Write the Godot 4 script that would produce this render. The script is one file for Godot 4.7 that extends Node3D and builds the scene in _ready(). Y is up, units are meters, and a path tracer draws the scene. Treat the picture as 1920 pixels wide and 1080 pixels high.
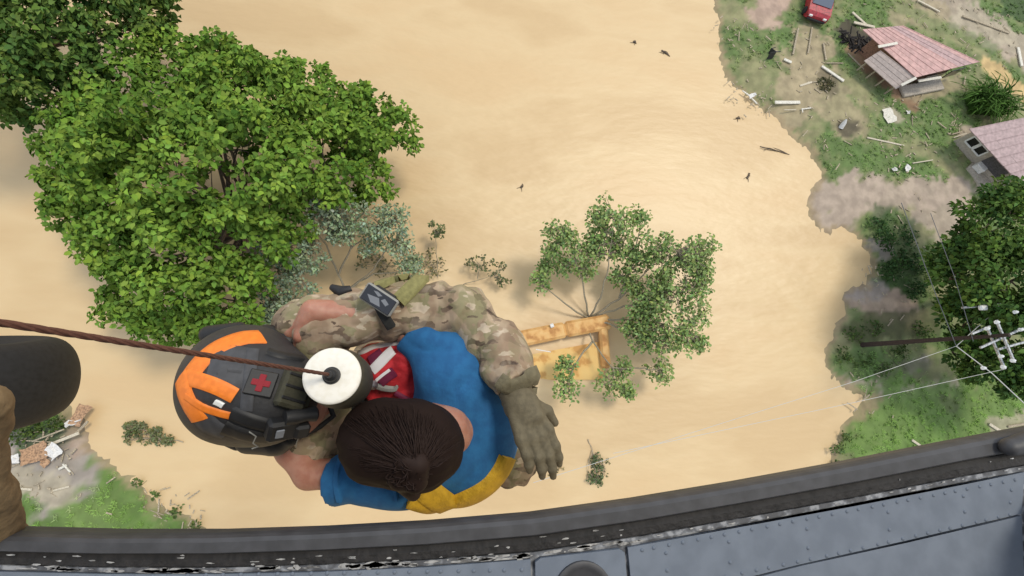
extends Node3D
# A winch rescue over a flooded river, seen from a helicopter door. Units are metres, y is up.

class Bone:
	var a: Vector3
	var ba: Vector3
	var inv: float
	var ra: float
	var rb: float
	var cut: int
	var ln: float

class MB:
	var v := PackedVector3Array()
	var n := PackedVector3Array()
	var c := PackedColorArray()
	var u := PackedVector2Array()
	var t := PackedInt32Array()
	var col := Color(1, 1, 1)
	func pv(p: Vector3, nn: Vector3, uu := Vector2.ZERO) -> int:
		v.append(p); n.append(nn); c.append(col); u.append(uu)
		return v.size() - 1
	func tri(i: int, j: int, k: int) -> void:
		if (v[j] - v[i]).cross(v[k] - v[i]).dot(n[i] + n[j] + n[k]) > 0.0:
			t.append(i); t.append(k); t.append(j)
		else:
			t.append(i); t.append(j); t.append(k)
	func poly(pts: Array, out: Vector3) -> void:
		var nn := Vector3.ZERO
		for i in pts.size():
			var p: Vector3 = pts[i]; var q: Vector3 = pts[(i + 1) % pts.size()]
			nn += p.cross(q)
		nn = nn.normalized()
		if nn.dot(out) < 0.0: nn = -nn
		var s := v.size()
		for p in pts: pv(p, nn)
		for i in range(1, pts.size() - 1): tri(s, s + i, s + i + 1)
	func box(xf: Transform3D, size: Vector3, bev := 0.0) -> void:
		var h := size * 0.5
		var b: float = min(bev, min(h.x, min(h.y, h.z)) * 0.95)
		var cen := xf.origin
		if b <= 0.0:
			for ax in 3:
				for s in [-1.0, 1.0]:
					var pts := []
					for q in [[-1, -1], [1, -1], [1, 1], [-1, 1]]:
						var p := Vector3.ZERO
						p[ax] = s * h[ax]; p[(ax + 1) % 3] = q[0] * h[(ax + 1) % 3]; p[(ax + 2) % 3] = q[1] * h[(ax + 2) % 3]
						pts.append(xf * p)
					var o := Vector3.ZERO; o[ax] = s
					poly(pts, xf.basis * o)
			return
		for ax in 3:
			var a1 := (ax + 1) % 3; var a2 := (ax + 2) % 3
			for s in [-1.0, 1.0]:
				var pts := []
				for q in [[-1, -1], [1, -1], [1, 1], [-1, 1]]:
					var p := Vector3.ZERO
					p[ax] = s * h[ax]; p[a1] = q[0] * (h[a1] - b); p[a2] = q[1] * (h[a2] - b)
					pts.append(xf * p)
				var o := Vector3.ZERO; o[ax] = s
				poly(pts, xf.basis * o)
				for s2 in [-1.0, 1.0]:
					var e := []
					for w in [[0, -1], [0, 1], [1, 1], [1, -1]]:
						var p := Vector3.ZERO
						p[ax] = s * (h[ax] - (b if w[0] == 1 else 0.0)); p[a1] = s2 * (h[a1] - (0.0 if w[0] == 1 else b)); p[a2] = w[1] * (h[a2] - b)
						e.append(xf * p)
					var oo := Vector3.ZERO; oo[ax] = s; oo[a1] = s2
					poly(e, xf.basis * oo)
		for sx in [-1.0, 1.0]:
			for sy in [-1.0, 1.0]:
				for sz in [-1.0, 1.0]:
					poly([xf * Vector3(sx * h.x, sy * (h.y - b), sz * (h.z - b)), xf * Vector3(sx * (h.x - b), sy * h.y, sz * (h.z - b)), xf * Vector3(sx * (h.x - b), sy * (h.y - b), sz * h.z)], xf.basis * Vector3(sx, sy, sz))
	func bar(p: Vector3, q: Vector3, w: float, h: float, up := Vector3.UP, bev := 0.0) -> void:
		var z := (q - p).normalized()
		var x := up.cross(z)
		if x.length() < 0.01: x = Vector3.RIGHT.cross(z)
		x = x.normalized()
		box(Transform3D(Basis(x, z.cross(x), z), (p + q) * 0.5), Vector3(w, h, p.distance_to(q)), bev)
	func tube(pts: Array, rad: Array, sides := 8, caps := true) -> void:
		var m := pts.size()
		var up := Vector3(0.31, 0.73, 0.61)
		var first := v.size()
		var x := Vector3.ZERO
		for i in m:
			var d: Vector3 = (pts[min(i + 1, m - 1)] - pts[max(i - 1, 0)]).normalized()
			if i == 0:
				x = up.cross(d)
				if x.length() < 0.1: x = Vector3(1, 0, 0.2).cross(d)
			else: x = x - d * x.dot(d)
			x = x.normalized()
			var y := d.cross(x)
			for s in sides:
				var an := TAU * s / sides
				var nn := x * cos(an) + y * sin(an)
				pv(pts[i] + nn * float(rad[i]), nn, Vector2(float(s) / sides, i))
		for i in m - 1:
			for s in sides:
				var a := first + i * sides + s; var b := first + i * sides + (s + 1) % sides
				tri(a, b, a + sides); tri(b, b + sides, a + sides)
		if caps:
			for e in [0, m - 1]:
				var ring := []
				for s in sides: ring.append(v[first + e * sides + s])
				poly(ring, (pts[0] - pts[1]) if e == 0 else (pts[m - 1] - pts[m - 2]))
	func lathe(xf: Transform3D, prof: Array, sides := 24, hard := false) -> void:
		var first := v.size()
		for i in prof.size() - 1:
			var p: Vector2 = prof[i]; var q: Vector2 = prof[i + 1]
			var d := (q - p).normalized()
			var na := Vector2(d.y, -d.x); var nb := na
			if not hard:
				if i > 0:
					var e: Vector2 = (p - prof[i - 1]).normalized()
					if e.dot(d) > 0.6: na = (na + Vector2(e.y, -e.x)).normalized()
				if i < prof.size() - 2:
					var e2: Vector2 = (prof[i + 2] - q).normalized()
					if e2.dot(d) > 0.6: nb = (nb + Vector2(e2.y, -e2.x)).normalized()
			var s0 := v.size()
			for s in sides + 1:
				var an := TAU * s / sides
				var r := Vector3(cos(an), 0, sin(an))
				pv(xf * (r * p.x + Vector3(0, p.y, 0)), (xf.basis * (r * na.x + Vector3(0, na.y, 0))).normalized(), Vector2(float(s) / sides, 0))
				pv(xf * (r * q.x + Vector3(0, q.y, 0)), (xf.basis * (r * nb.x + Vector3(0, nb.y, 0))).normalized(), Vector2(float(s) / sides, 1))
			for s in sides:
				var a := s0 + s * 2
				tri(a, a + 1, a + 2); tri(a + 1, a + 3, a + 2)
	func ribbon(pts: Array, nrm: Array, hw: Array, th: float) -> void:
		# a strap: flat top, thin edges, following points with given outward normals
		var m := pts.size()
		var rows := []
		for i in m:
			var d: Vector3 = (pts[min(i + 1, m - 1)] - pts[max(i - 1, 0)]).normalized()
			var nn: Vector3 = nrm[i]
			var s := d.cross(nn).normalized()
			var w := float(hw[i])
			var p: Vector3 = pts[i]
			rows.append([p - s * w - nn * th, p - s * w + nn * th * 0.6, p + nn * th, p + s * w + nn * th * 0.6, p + s * w - nn * th, nn, s])
		for i in m - 1:
			var A = rows[i]; var B = rows[i + 1]
			var s0 := v.size()
			for R in [A, B]:
				var nn: Vector3 = R[5]; var s: Vector3 = R[6]
				pv(R[1], (nn - s * 0.35).normalized()); pv(R[2], nn); pv(R[3], (nn + s * 0.35).normalized())
			tri(s0, s0 + 1, s0 + 3); tri(s0 + 1, s0 + 4, s0 + 3); tri(s0 + 1, s0 + 2, s0 + 4); tri(s0 + 2, s0 + 5, s0 + 4)
			poly([A[0], A[1], B[1], B[0]], -A[6]); poly([A[3], A[4], B[4], B[3]], A[6])
		poly([rows[0][0], rows[0][1], rows[0][2], rows[0][3], rows[0][4]], pts[0] - pts[1])
		poly([rows[m - 1][0], rows[m - 1][1], rows[m - 1][2], rows[m - 1][3], rows[m - 1][4]], pts[m - 1] - pts[m - 2])
	func slab(q: Array, th: float) -> void:
		# q: corners of the top face, in order; thickness goes down
		var dn := Vector3(0, -th, 0)
		var cen := Vector3.ZERO
		for p in q: cen += p
		cen /= q.size()
		poly(q, Vector3.UP)
		var low := []
		for p in q: low.append(p + dn)
		poly(low, Vector3.DOWN)
		for i in q.size():
			var j := (i + 1) % q.size()
			poly([q[i], q[j], low[j], low[i]], (q[i] + q[j]) * 0.5 - cen)
	func leaf(p: Vector3, nn: Vector3, d: Vector3, ln: float, wd: float, cc: Color) -> void:
		var s := nn.cross(d)
		var i := v.size()
		var up := nn * (wd * 0.22)
		v.append(p); v.append(p + d * (ln * 0.33) + s * wd * 0.5 + up); v.append(p + d * (ln * 0.7) + s * wd * 0.36 + up); v.append(p + d * ln - up)
		v.append(p + d * (ln * 0.7) - s * wd * 0.36 + up); v.append(p + d * (ln * 0.33) - s * wd * 0.5 + up)
		var n1 := (nn - s * 0.3).normalized(); var n2 := (nn + s * 0.3).normalized()
		n.append(nn); n.append(n1); n.append(n1); n.append(nn); n.append(n2); n.append(n2)
		for k in 6:
			c.append(cc); u.append(Vector2.ZERO)
		t.append_array(PackedInt32Array([i, i + 1, i + 3, i + 1, i + 2, i + 3, i, i + 3, i + 5, i + 3, i + 4, i + 5]))

var org := Vector3.ZERO
var taken := {}
var rng := RandomNumberGenerator.new()
var M := {}
var nz := FastNoiseLite.new()

func numbered(called: String) -> String:
	if not taken.has(called):
		taken[called] = 0
		return called
	taken[called] += 1
	return "%s_%03d" % [called, taken[called]]

func tag(o: Node, label: String, category: String, group := "", kind := "") -> void:
	if label: o.set_meta("label", label)
	if category: o.set_meta("category", category)
	if group: o.set_meta("group", group)
	if kind: o.set_meta("kind", kind)

func thing(called: String, at: Vector3, label: String, category: String, group := "", kind := "") -> Node3D:
	var o := Node3D.new()
	o.name = numbered(called)
	add_child(o)
	o.position = at
	org = at
	tag(o, label, category, group, kind)
	return o

func mesh_of(mb: MB, mat: Material) -> ArrayMesh:
	var vv := mb.v.duplicate()
	if org != Vector3.ZERO:
		for i in vv.size(): vv[i] -= org
	var arr := []
	arr.resize(Mesh.ARRAY_MAX)
	arr[Mesh.ARRAY_VERTEX] = vv
	arr[Mesh.ARRAY_NORMAL] = mb.n
	arr[Mesh.ARRAY_COLOR] = mb.c
	arr[Mesh.ARRAY_TEX_UV] = mb.u
	arr[Mesh.ARRAY_INDEX] = mb.t
	var m := ArrayMesh.new()
	m.add_surface_from_arrays(Mesh.PRIMITIVE_TRIANGLES, arr)
	m.surface_set_material(0, mat)
	return m

func obj(called: String, mb: MB, mat: Material, parent: Node = null, label := "") -> MeshInstance3D:
	var o := MeshInstance3D.new()
	o.mesh = mesh_of(mb, mat)
	if parent == null:
		o.name = numbered(called)
		add_child(o)
		o.position = org
	else:
		o.name = called
		parent.add_child(o, true)
	if label: o.set_meta("label", label)
	return o

func share(called: String, m: Mesh, xf: Transform3D, parent: Node) -> MeshInstance3D:
	var o := MeshInstance3D.new()
	o.mesh = m
	o.name = called
	parent.add_child(o, true)
	o.transform = Transform3D(xf.basis, xf.origin - org)
	return o

# ---- rounded bodies: tapered bones joined by a smooth minimum, meshed as surface nets
func bone(a: Vector3, b: Vector3, ra: float, rb := -1.0, cut := 0) -> Bone:
	var o := Bone.new()
	o.a = a; o.ba = b - a; o.ra = ra; o.rb = ra if rb < 0.0 else rb; o.cut = cut
	var l2 := o.ba.length_squared()
	o.inv = 1.0 / max(l2, 1e-9); o.ln = sqrt(l2)
	return o

func field(bones: Array, k: float, p: Vector3) -> float:
	var d := 1e3
	for b: Bone in bones:
		var pa := p - b.a
		var tr := pa.dot(b.ba) * b.inv
		var tt := clampf(tr, 0.0, 1.0)
		var e := (pa - b.ba * tt).length() - b.ra - (b.rb - b.ra) * tt
		if b.cut & 1: e = maxf(e, -tr * b.ln)
		if b.cut & 2: e = maxf(e, (tr - 1.0) * b.ln)
		var h := k - absf(d - e)
		d = minf(d, e)
		if h > 0.0: d -= h * h / (4.0 * k)
	return d

func stick(bones: Array, k: float, ray: Array) -> Array:
	# the surface point that a line meets first, and the normal there
	var a: Vector3 = ray[0]; var d: Vector3 = (ray[1] - a).normalized()
	var s := 0.0
	var best := 1e9; var at := 0.0
	for i in 60:
		var e := field(bones, k, a + d * s)
		if e < best:
			best = e; at = s
		s += e * 0.9
		if e < 0.0006 or s > 2.5: break
	var p := a + d * at
	if best > 0.002:
		# the line passes by: settle on the nearest point instead
		for i in 6:
			var e := field(bones, k, p)
			var gd := Vector3(field(bones, k, p + Vector3(0.002, 0, 0)) - e, field(bones, k, p + Vector3(0, 0.002, 0)) - e, field(bones, k, p + Vector3(0, 0, 0.002)) - e).normalized()
			p -= gd * e
	var h := 0.004
	var nn := Vector3(field(bones, k, p + Vector3(h, 0, 0)) - field(bones, k, p - Vector3(h, 0, 0)), field(bones, k, p + Vector3(0, h, 0)) - field(bones, k, p - Vector3(0, h, 0)), field(bones, k, p + Vector3(0, 0, h)) - field(bones, k, p - Vector3(0, 0, h))).normalized()
	return [p, nn]

func spline(p: Array, f: float) -> Vector3:
	var m := p.size()
	var i: int = clampi(int(f), 0, m - 2)
	return p[i].cubic_interpolate(p[i + 1], p[max(i - 1, 0)], p[min(i + 2, m - 1)], f - i)

func strap_on(mb: MB, bones: Array, k: float, rays: Array, hw: float, th: float, lift := 0.0, fine := 5) -> void:
	# a strip laid on a rounded surface: sampled along and across, with a real edge
	var s0 := []; var s1 := []
	for r in rays:
		s0.append(r[0]); s1.append(r[1])
	var n := (rays.size() - 1) * fine
	var across := 4
	var first := mb.v.size()
	var cols := across + 3
	for i in n + 1:
		var f := float(i) / fine
		var a := spline(s0, f); var b := spline(s1, f)
		var mid := stick(bones, k, [a, b])
		var f1 := minf(f + 0.2, rays.size() - 1.0); var f0 := maxf(f - 0.2, 0.0)
		var d := (spline(s1, f1) - spline(s1, f0)).normalized()
		var nn: Vector3 = mid[1]
		var lat := d.cross((b - a).normalized()).normalized()
		lat = (lat - nn * lat.dot(nn)).normalized()
		var start: Vector3 = mid[0] + nn * 0.05
		for j in across + 1:
			var o := lat * hw * (2.0 * j / across - 1.0)
			var st := stick(bones, k, [start + o, start + o - nn * 0.3])
			var p: Vector3 = st[0]; var q: Vector3 = st[1]
			if j == 0: mb.pv(p - q * 0.002, (q - lat).normalized())
			mb.pv(p + q * (lift + th), (q + lat * (0.5 * (2.0 * j / across - 1.0) if j == 0 or j == across else 0.0)).normalized())
			if j == across: mb.pv(p - q * 0.002, (q + lat).normalized())
	for i in n:
		for j in cols - 1:
			var q := first + i * cols + j
			mb.tri(q, q + 1, q + cols); mb.tri(q + 1, q + cols + 1, q + cols)
	for e in [0, n]:
		var q: int = first + int(e) * cols
		for j in range(1, cols - 2): mb.poly([mb.v[q + j], mb.v[q + j + 1], mb.v[q + j + 1] - mb.n[q + j + 1] * (th + lift), mb.v[q + j] - mb.n[q + j] * (th + lift)], (spline(s1, 0.0) - spline(s1, 0.3)) if e == 0 else (spline(s1, rays.size() - 1.0) - spline(s1, rays.size() - 1.3)))

func nets(bones: Array, k: float, cell: float, amp := 0.0, noise: FastNoiseLite = null, warp := Basis.IDENTITY) -> MB:
	var lo := Vector3(1e9, 1e9, 1e9); var hi := -lo
	for b: Bone in bones:
		var r: float = max(b.ra, b.rb) + amp + cell * 2.0
		lo = lo.min(b.a - Vector3(r, r, r)).min(b.a + b.ba - Vector3(r, r, r))
		hi = hi.max(b.a + Vector3(r, r, r)).max(b.a + b.ba + Vector3(r, r, r))
	var B := 6
	var bx := int(ceil((hi.x - lo.x) / (cell * B))); var by := int(ceil((hi.y - lo.y) / (cell * B))); var bz := int(ceil((hi.z - lo.z) / (cell * B)))
	var nx := bx * B + 1; var ny := by * B + 1; var nzz := bz * B + 1
	var g := PackedFloat32Array(); g.resize(nx * ny * nzz); g.fill(1e9)
	var vi := PackedInt32Array(); vi.resize(nx * ny * nzz); vi.fill(-1)
	var hd := cell * B * 0.5 * 1.7321
	var active := []
	for z in bz:
		for y in by:
			for x in bx:
				var cen := lo + Vector3(x + 0.5, y + 0.5, z + 0.5) * (cell * B)
				var near := []
				for b: Bone in bones:
					var pa := cen - b.a
					var tt := clampf(pa.dot(b.ba) * b.inv, 0.0, 1.0)
					if (pa - b.ba * tt).length() - b.ra - (b.rb - b.ra) * tt < hd + k + amp: near.append(b)
				if near.is_empty(): continue
				var cuts := false
				for b: Bone in near:
					if b.cut: cuts = true
				if not cuts and field(near, k, cen) < -(hd + k + amp): continue
				active.append(Vector3i(x, y, z))
				for kz in range(z * B, z * B + B + 1):
					for ky in range(y * B, y * B + B + 1):
						for kx in range(x * B, x * B + B + 1):
							var at := (kz * ny + ky) * nx + kx
							if g[at] < 1e8: continue
							var p := lo + Vector3(kx, ky, kz) * cell
							var e := field(near, k, p)
							if noise != null and absf(e) < amp + cell * 2.0: e += amp * noise.get_noise_3dv(warp * p)
							g[at] = e
	var mb := MB.new()
	var sy := nx; var sz := nx * ny
	var offs := [0, 1, sy, sy + 1, sz, sz + 1, sz + sy, sz + sy + 1]
	var edges := [[0, 1], [2, 3], [4, 5], [6, 7], [0, 2], [1, 3], [4, 6], [5, 7], [0, 4], [1, 5], [2, 6], [3, 7]]
	var cells := PackedInt32Array()
	for a: Vector3i in active:
		for kz in range(a.z * B, a.z * B + B):
			for ky in range(a.y * B, a.y * B + B):
				var row := (kz * ny + ky) * nx
				for kx in range(a.x * B, a.x * B + B):
					var at := row + kx
					var neg := 0
					for o: int in offs:
						if g[at + o] < 0.0: neg += 1
					if neg == 0 or neg == 8: continue
					var sum := Vector3.ZERO; var cnt := 0
					for e in edges:
						var g0 := g[at + offs[e[0]]]; var g1 := g[at + offs[e[1]]]
						if (g0 < 0.0) == (g1 < 0.0): continue
						var f := g0 / (g0 - g1)
						var i0: int = e[0]; var i1: int = e[1]
						sum += Vector3(i0 & 1, (i0 >> 1) & 1, i0 >> 2).lerp(Vector3(i1 & 1, (i1 >> 1) & 1, i1 >> 2), f)
						cnt += 1
					var p := lo + (Vector3(kx, ky, kz) + sum / cnt) * cell
					var grad := Vector3(g[at + 1] + g[at + sy + 1] + g[at + sz + 1] + g[at + sz + sy + 1] - g[at] - g[at + sy] - g[at + sz] - g[at + sz + sy],
						g[at + sy] + g[at + sy + 1] + g[at + sz + sy] + g[at + sz + sy + 1] - g[at] - g[at + 1] - g[at + sz] - g[at + sz + 1],
						g[at + sz] + g[at + sz + 1] + g[at + sz + sy] + g[at + sz + sy + 1] - g[at] - g[at + 1] - g[at + sy] - g[at + sy + 1])
					vi[at] = mb.pv(p, grad.normalized())
					cells.append(at)
	for at in cells:
		for ax in 3:
			var o1: int = [1, sy, sz][ax]
			if (g[at] < 0.0) == (g[at + o1] < 0.0): continue
			var s1: int = [sy, sz, 1][ax]; var s2: int = [sz, 1, sy][ax]
			if at - s1 - s2 < 0: continue
			var q0 := vi[at]; var q1 := vi[at - s1]; var q2 := vi[at - s1 - s2]; var q3 := vi[at - s2]
			if q0 < 0 or q1 < 0 or q2 < 0 or q3 < 0: continue
			mb.tri(q0, q1, q2); mb.tri(q0, q2, q3)
	return mb

# ---- materials
func lin(r: float, g: float, b: float) -> Color:
	return Color(r, g, b).linear_to_srgb()

func mat(col: Color, rough := 0.8, tex: Texture2D = null, sc := 1.0, nrm: Texture2D = null, ns := 1.0, metal := 0.0, world := false) -> StandardMaterial3D:
	var m := StandardMaterial3D.new()
	m.albedo_color = col
	m.roughness = rough
	m.metallic = metal
	if tex != null: m.albedo_texture = tex
	if nrm != null:
		m.normal_enabled = true
		m.normal_texture = nrm
		m.normal_scale = ns
	if tex != null or nrm != null:
		m.uv1_triplanar = true
		m.uv1_world_triplanar = world
		m.uv1_scale = Vector3(sc, sc, sc)
	return m

func noise_of(sd: int, fr: float, oct := 4, kind := FastNoiseLite.TYPE_SIMPLEX_SMOOTH) -> FastNoiseLite:
	var n := FastNoiseLite.new()
	n.seed = sd; n.frequency = fr; n.fractal_octaves = oct; n.noise_type = kind
	return n

func noise_img(sd: int, fr: float, size: int, oct := 4, kind := FastNoiseLite.TYPE_SIMPLEX_SMOOTH) -> Image:
	return noise_of(sd, fr, oct, kind).get_seamless_image(size, size)

func ramp(img: Image, cols: Array, stops: Array) -> ImageTexture:
	var gr := Gradient.new()
	gr.offsets = PackedFloat32Array(stops)
	gr.colors = PackedColorArray(cols)
	var lut := []
	for i in 256: lut.append(gr.sample(i / 255.0))
	var out := Image.create(img.get_width(), img.get_height(), false, Image.FORMAT_RGB8)
	for y in img.get_height():
		for x in img.get_width():
			out.set_pixel(x, y, lut[int(img.get_pixel(x, y).r * 255.0)])
	return ImageTexture.create_from_image(out)

func bump(img: Image, s: float) -> ImageTexture:
	var i: Image = img.duplicate()
	i.convert(Image.FORMAT_RGBA8)
	i.bump_map_to_normal_map(s)
	return ImageTexture.create_from_image(i)

func camo_tex() -> ImageTexture:
	var size := 512
	var a := noise_img(11, 0.008, size, 3); var b := noise_img(23, 0.012, size, 3); var c := noise_img(37, 0.011, size, 4); var d := noise_img(51, 0.05, size, 2)
	var out := Image.create(size, size, false, Image.FORMAT_RGB8)
	for y in size:
		for x in size:
			var va := a.get_pixel(x, y).r; var vb := b.get_pixel(x, y).r; var vc := c.get_pixel(x, (y * 2) % size).r; var vd := d.get_pixel(x, y).r
			var col := Color(0.37, 0.29, 0.20).lerp(Color(0.25, 0.18, 0.12), smoothstep(0.42, 0.6, va + (vd - 0.5) * 0.12))
			col = col.lerp(Color(0.19, 0.185, 0.095), smoothstep(0.58, 0.62, vb + (vd - 0.5) * 0.15) * 0.85)
			if vc + (vd - 0.5) * 0.12 > 0.725: col = Color(0.06, 0.04, 0.028)
			elif vc + (vd - 0.5) * 0.1 < 0.25: col = Color(0.47, 0.40, 0.30)
			col = col * (0.9 + 0.2 * vd)
			out.set_pixel(x, y, Color(col.r * 1.18, col.g * 1.15, col.b * 1.15).linear_to_srgb())
	return ImageTexture.create_from_image(out)

func rdir() -> Vector3:
	var z := rng.randf_range(-1.0, 1.0); var a := rng.randf() * TAU; var r := sqrt(1.0 - z * z)
	return Vector3(r * cos(a), z, r * sin(a))

func clump(mb: MB, cen: Vector3, rad: float, cnt: int, ln: float, base: Color, upb := 0.9, ratio := 0.62) -> void:
	for i in cnt:
		var o := rdir()
		var p := cen + o * rad * pow(rng.randf(), 0.4)
		var nn := (rdir() * 0.8 + o * 0.5 + Vector3.UP * upb).normalized()
		var d := (rdir() * 0.6 + o * 0.9)
		d = (d - nn * d.dot(nn)).normalized()
		var s := ln * rng.randf_range(0.65, 1.25)
		var j := rng.randf_range(0.74, 1.3)
		mb.leaf(p, nn, d, s, s * ratio, Color(base.r * j * rng.randf_range(0.88, 1.15), base.g * j, base.b * j * rng.randf_range(0.8, 1.2)))

func limb(mb: MB, a: Vector3, b: Vector3, ra: float, rb: float, wob: float, seg := 5, sides := 6) -> Array:
	var pts := []; var rr := []
	for i in seg + 1:
		var f := float(i) / seg
		var o := rdir() * wob * sin(PI * f)
		pts.append(a.lerp(b, f) + o + Vector3(0, wob * 0.6 * sin(PI * f), 0)); rr.append(lerpf(ra, rb, f))
	mb.tube(pts, rr, sides)
	return pts

func crown(lobes: Array, density: float, crad: float, per: int, ln: float, cols: Array, sd: int, upb := 0.9, floor_dir := -0.15) -> MB:
	# leafy lobes: clumps on and just under the surface of every lobe, none deep inside a neighbour
	var mb := MB.new()
	rng.seed = sd
	var n3 := noise_of(sd + 5, 0.9, 2)
	for L in lobes:
		var c: Vector3 = L[0]; var r: float = L[1]
		var cnt := int(r * r * density) + 3
		for i in cnt:
			var d := rdir()
			if d.y < floor_dir: d.y = -d.y * 0.6
			d = d.normalized()
			var deep := pow(rng.randf(), 2.0) * 0.35
			var p := c + d * r * (1.0 + n3.get_noise_3dv(c + d * r) * 0.28 - deep) * Vector3(1, 0.8, 1)
			var buried := false
			for L2 in lobes:
				if L2 != L and p.distance_to(L2[0]) < float(L2[1]) * 0.5: buried = true
			if buried: continue
			var f := rng.randf()
			var a: Color = cols[0]; var b: Color = cols[1]
			clump(mb, p, crad * rng.randf_range(0.6, 1.2), per, ln, a.lerp(b, f), upb)
	return mb

func _ready() -> void:
	# ---- camera, sky, sun, exposure
	var cam := Camera3D.new()
	cam.name = "camera"
	cam.transform = Transform3D(Basis(Vector3(0.993397, 0.114728, 0.000000), Vector3(-0.023188, 0.200775, -0.979363), Vector3(-0.112361, 0.972896, 0.202109)), Vector3(0.0, 30.0, 0.0))
	cam.fov = 64.98
	cam.near = 0.03
	cam.far = 3000.0
	add_child(cam)
	cam.current = true
	var we := WorldEnvironment.new()
	we.name = "environment"
	var env := Environment.new()
	env.background_mode = Environment.BG_SKY
	var sky := Sky.new()
	var sm := ProceduralSkyMaterial.new()
	sm.sky_top_color = Color(0.80, 0.84, 0.90)
	sm.sky_horizon_color = Color(0.90, 0.91, 0.91)
	sm.ground_horizon_color = Color(0.80, 0.76, 0.68)
	sm.ground_bottom_color = Color(0.62, 0.52, 0.38)
	sky.sky_material = sm
	env.sky = sky
	env.tonemap_mode = Environment.TONE_MAPPER_LINEAR
	env.tonemap_exposure = 1.32
	env.sdfgi_enabled = true
	env.ssao_enabled = true
	env.ssil_enabled = true
	we.environment = env
	add_child(we)
	var sun := DirectionalLight3D.new()
	sun.name = "sun"
	sun.light_energy = 0.5
	sun.light_angular_distance = 14.0
	sun.light_color = Color(1.0, 0.965, 0.90)
	sun.shadow_enabled = true
	sun.transform = Transform3D(Basis.looking_at(Vector3(-0.42, -1.0, 0.30).normalized(), Vector3.FORWARD), Vector3.ZERO)
	add_child(sun)
	rng.seed = 7
	make_materials()
	water_and_land()
	helicopter()
	trees()
	flooded_plants()
	houses()
	power_line()
	vehicle()
	debris()
	people()

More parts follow.
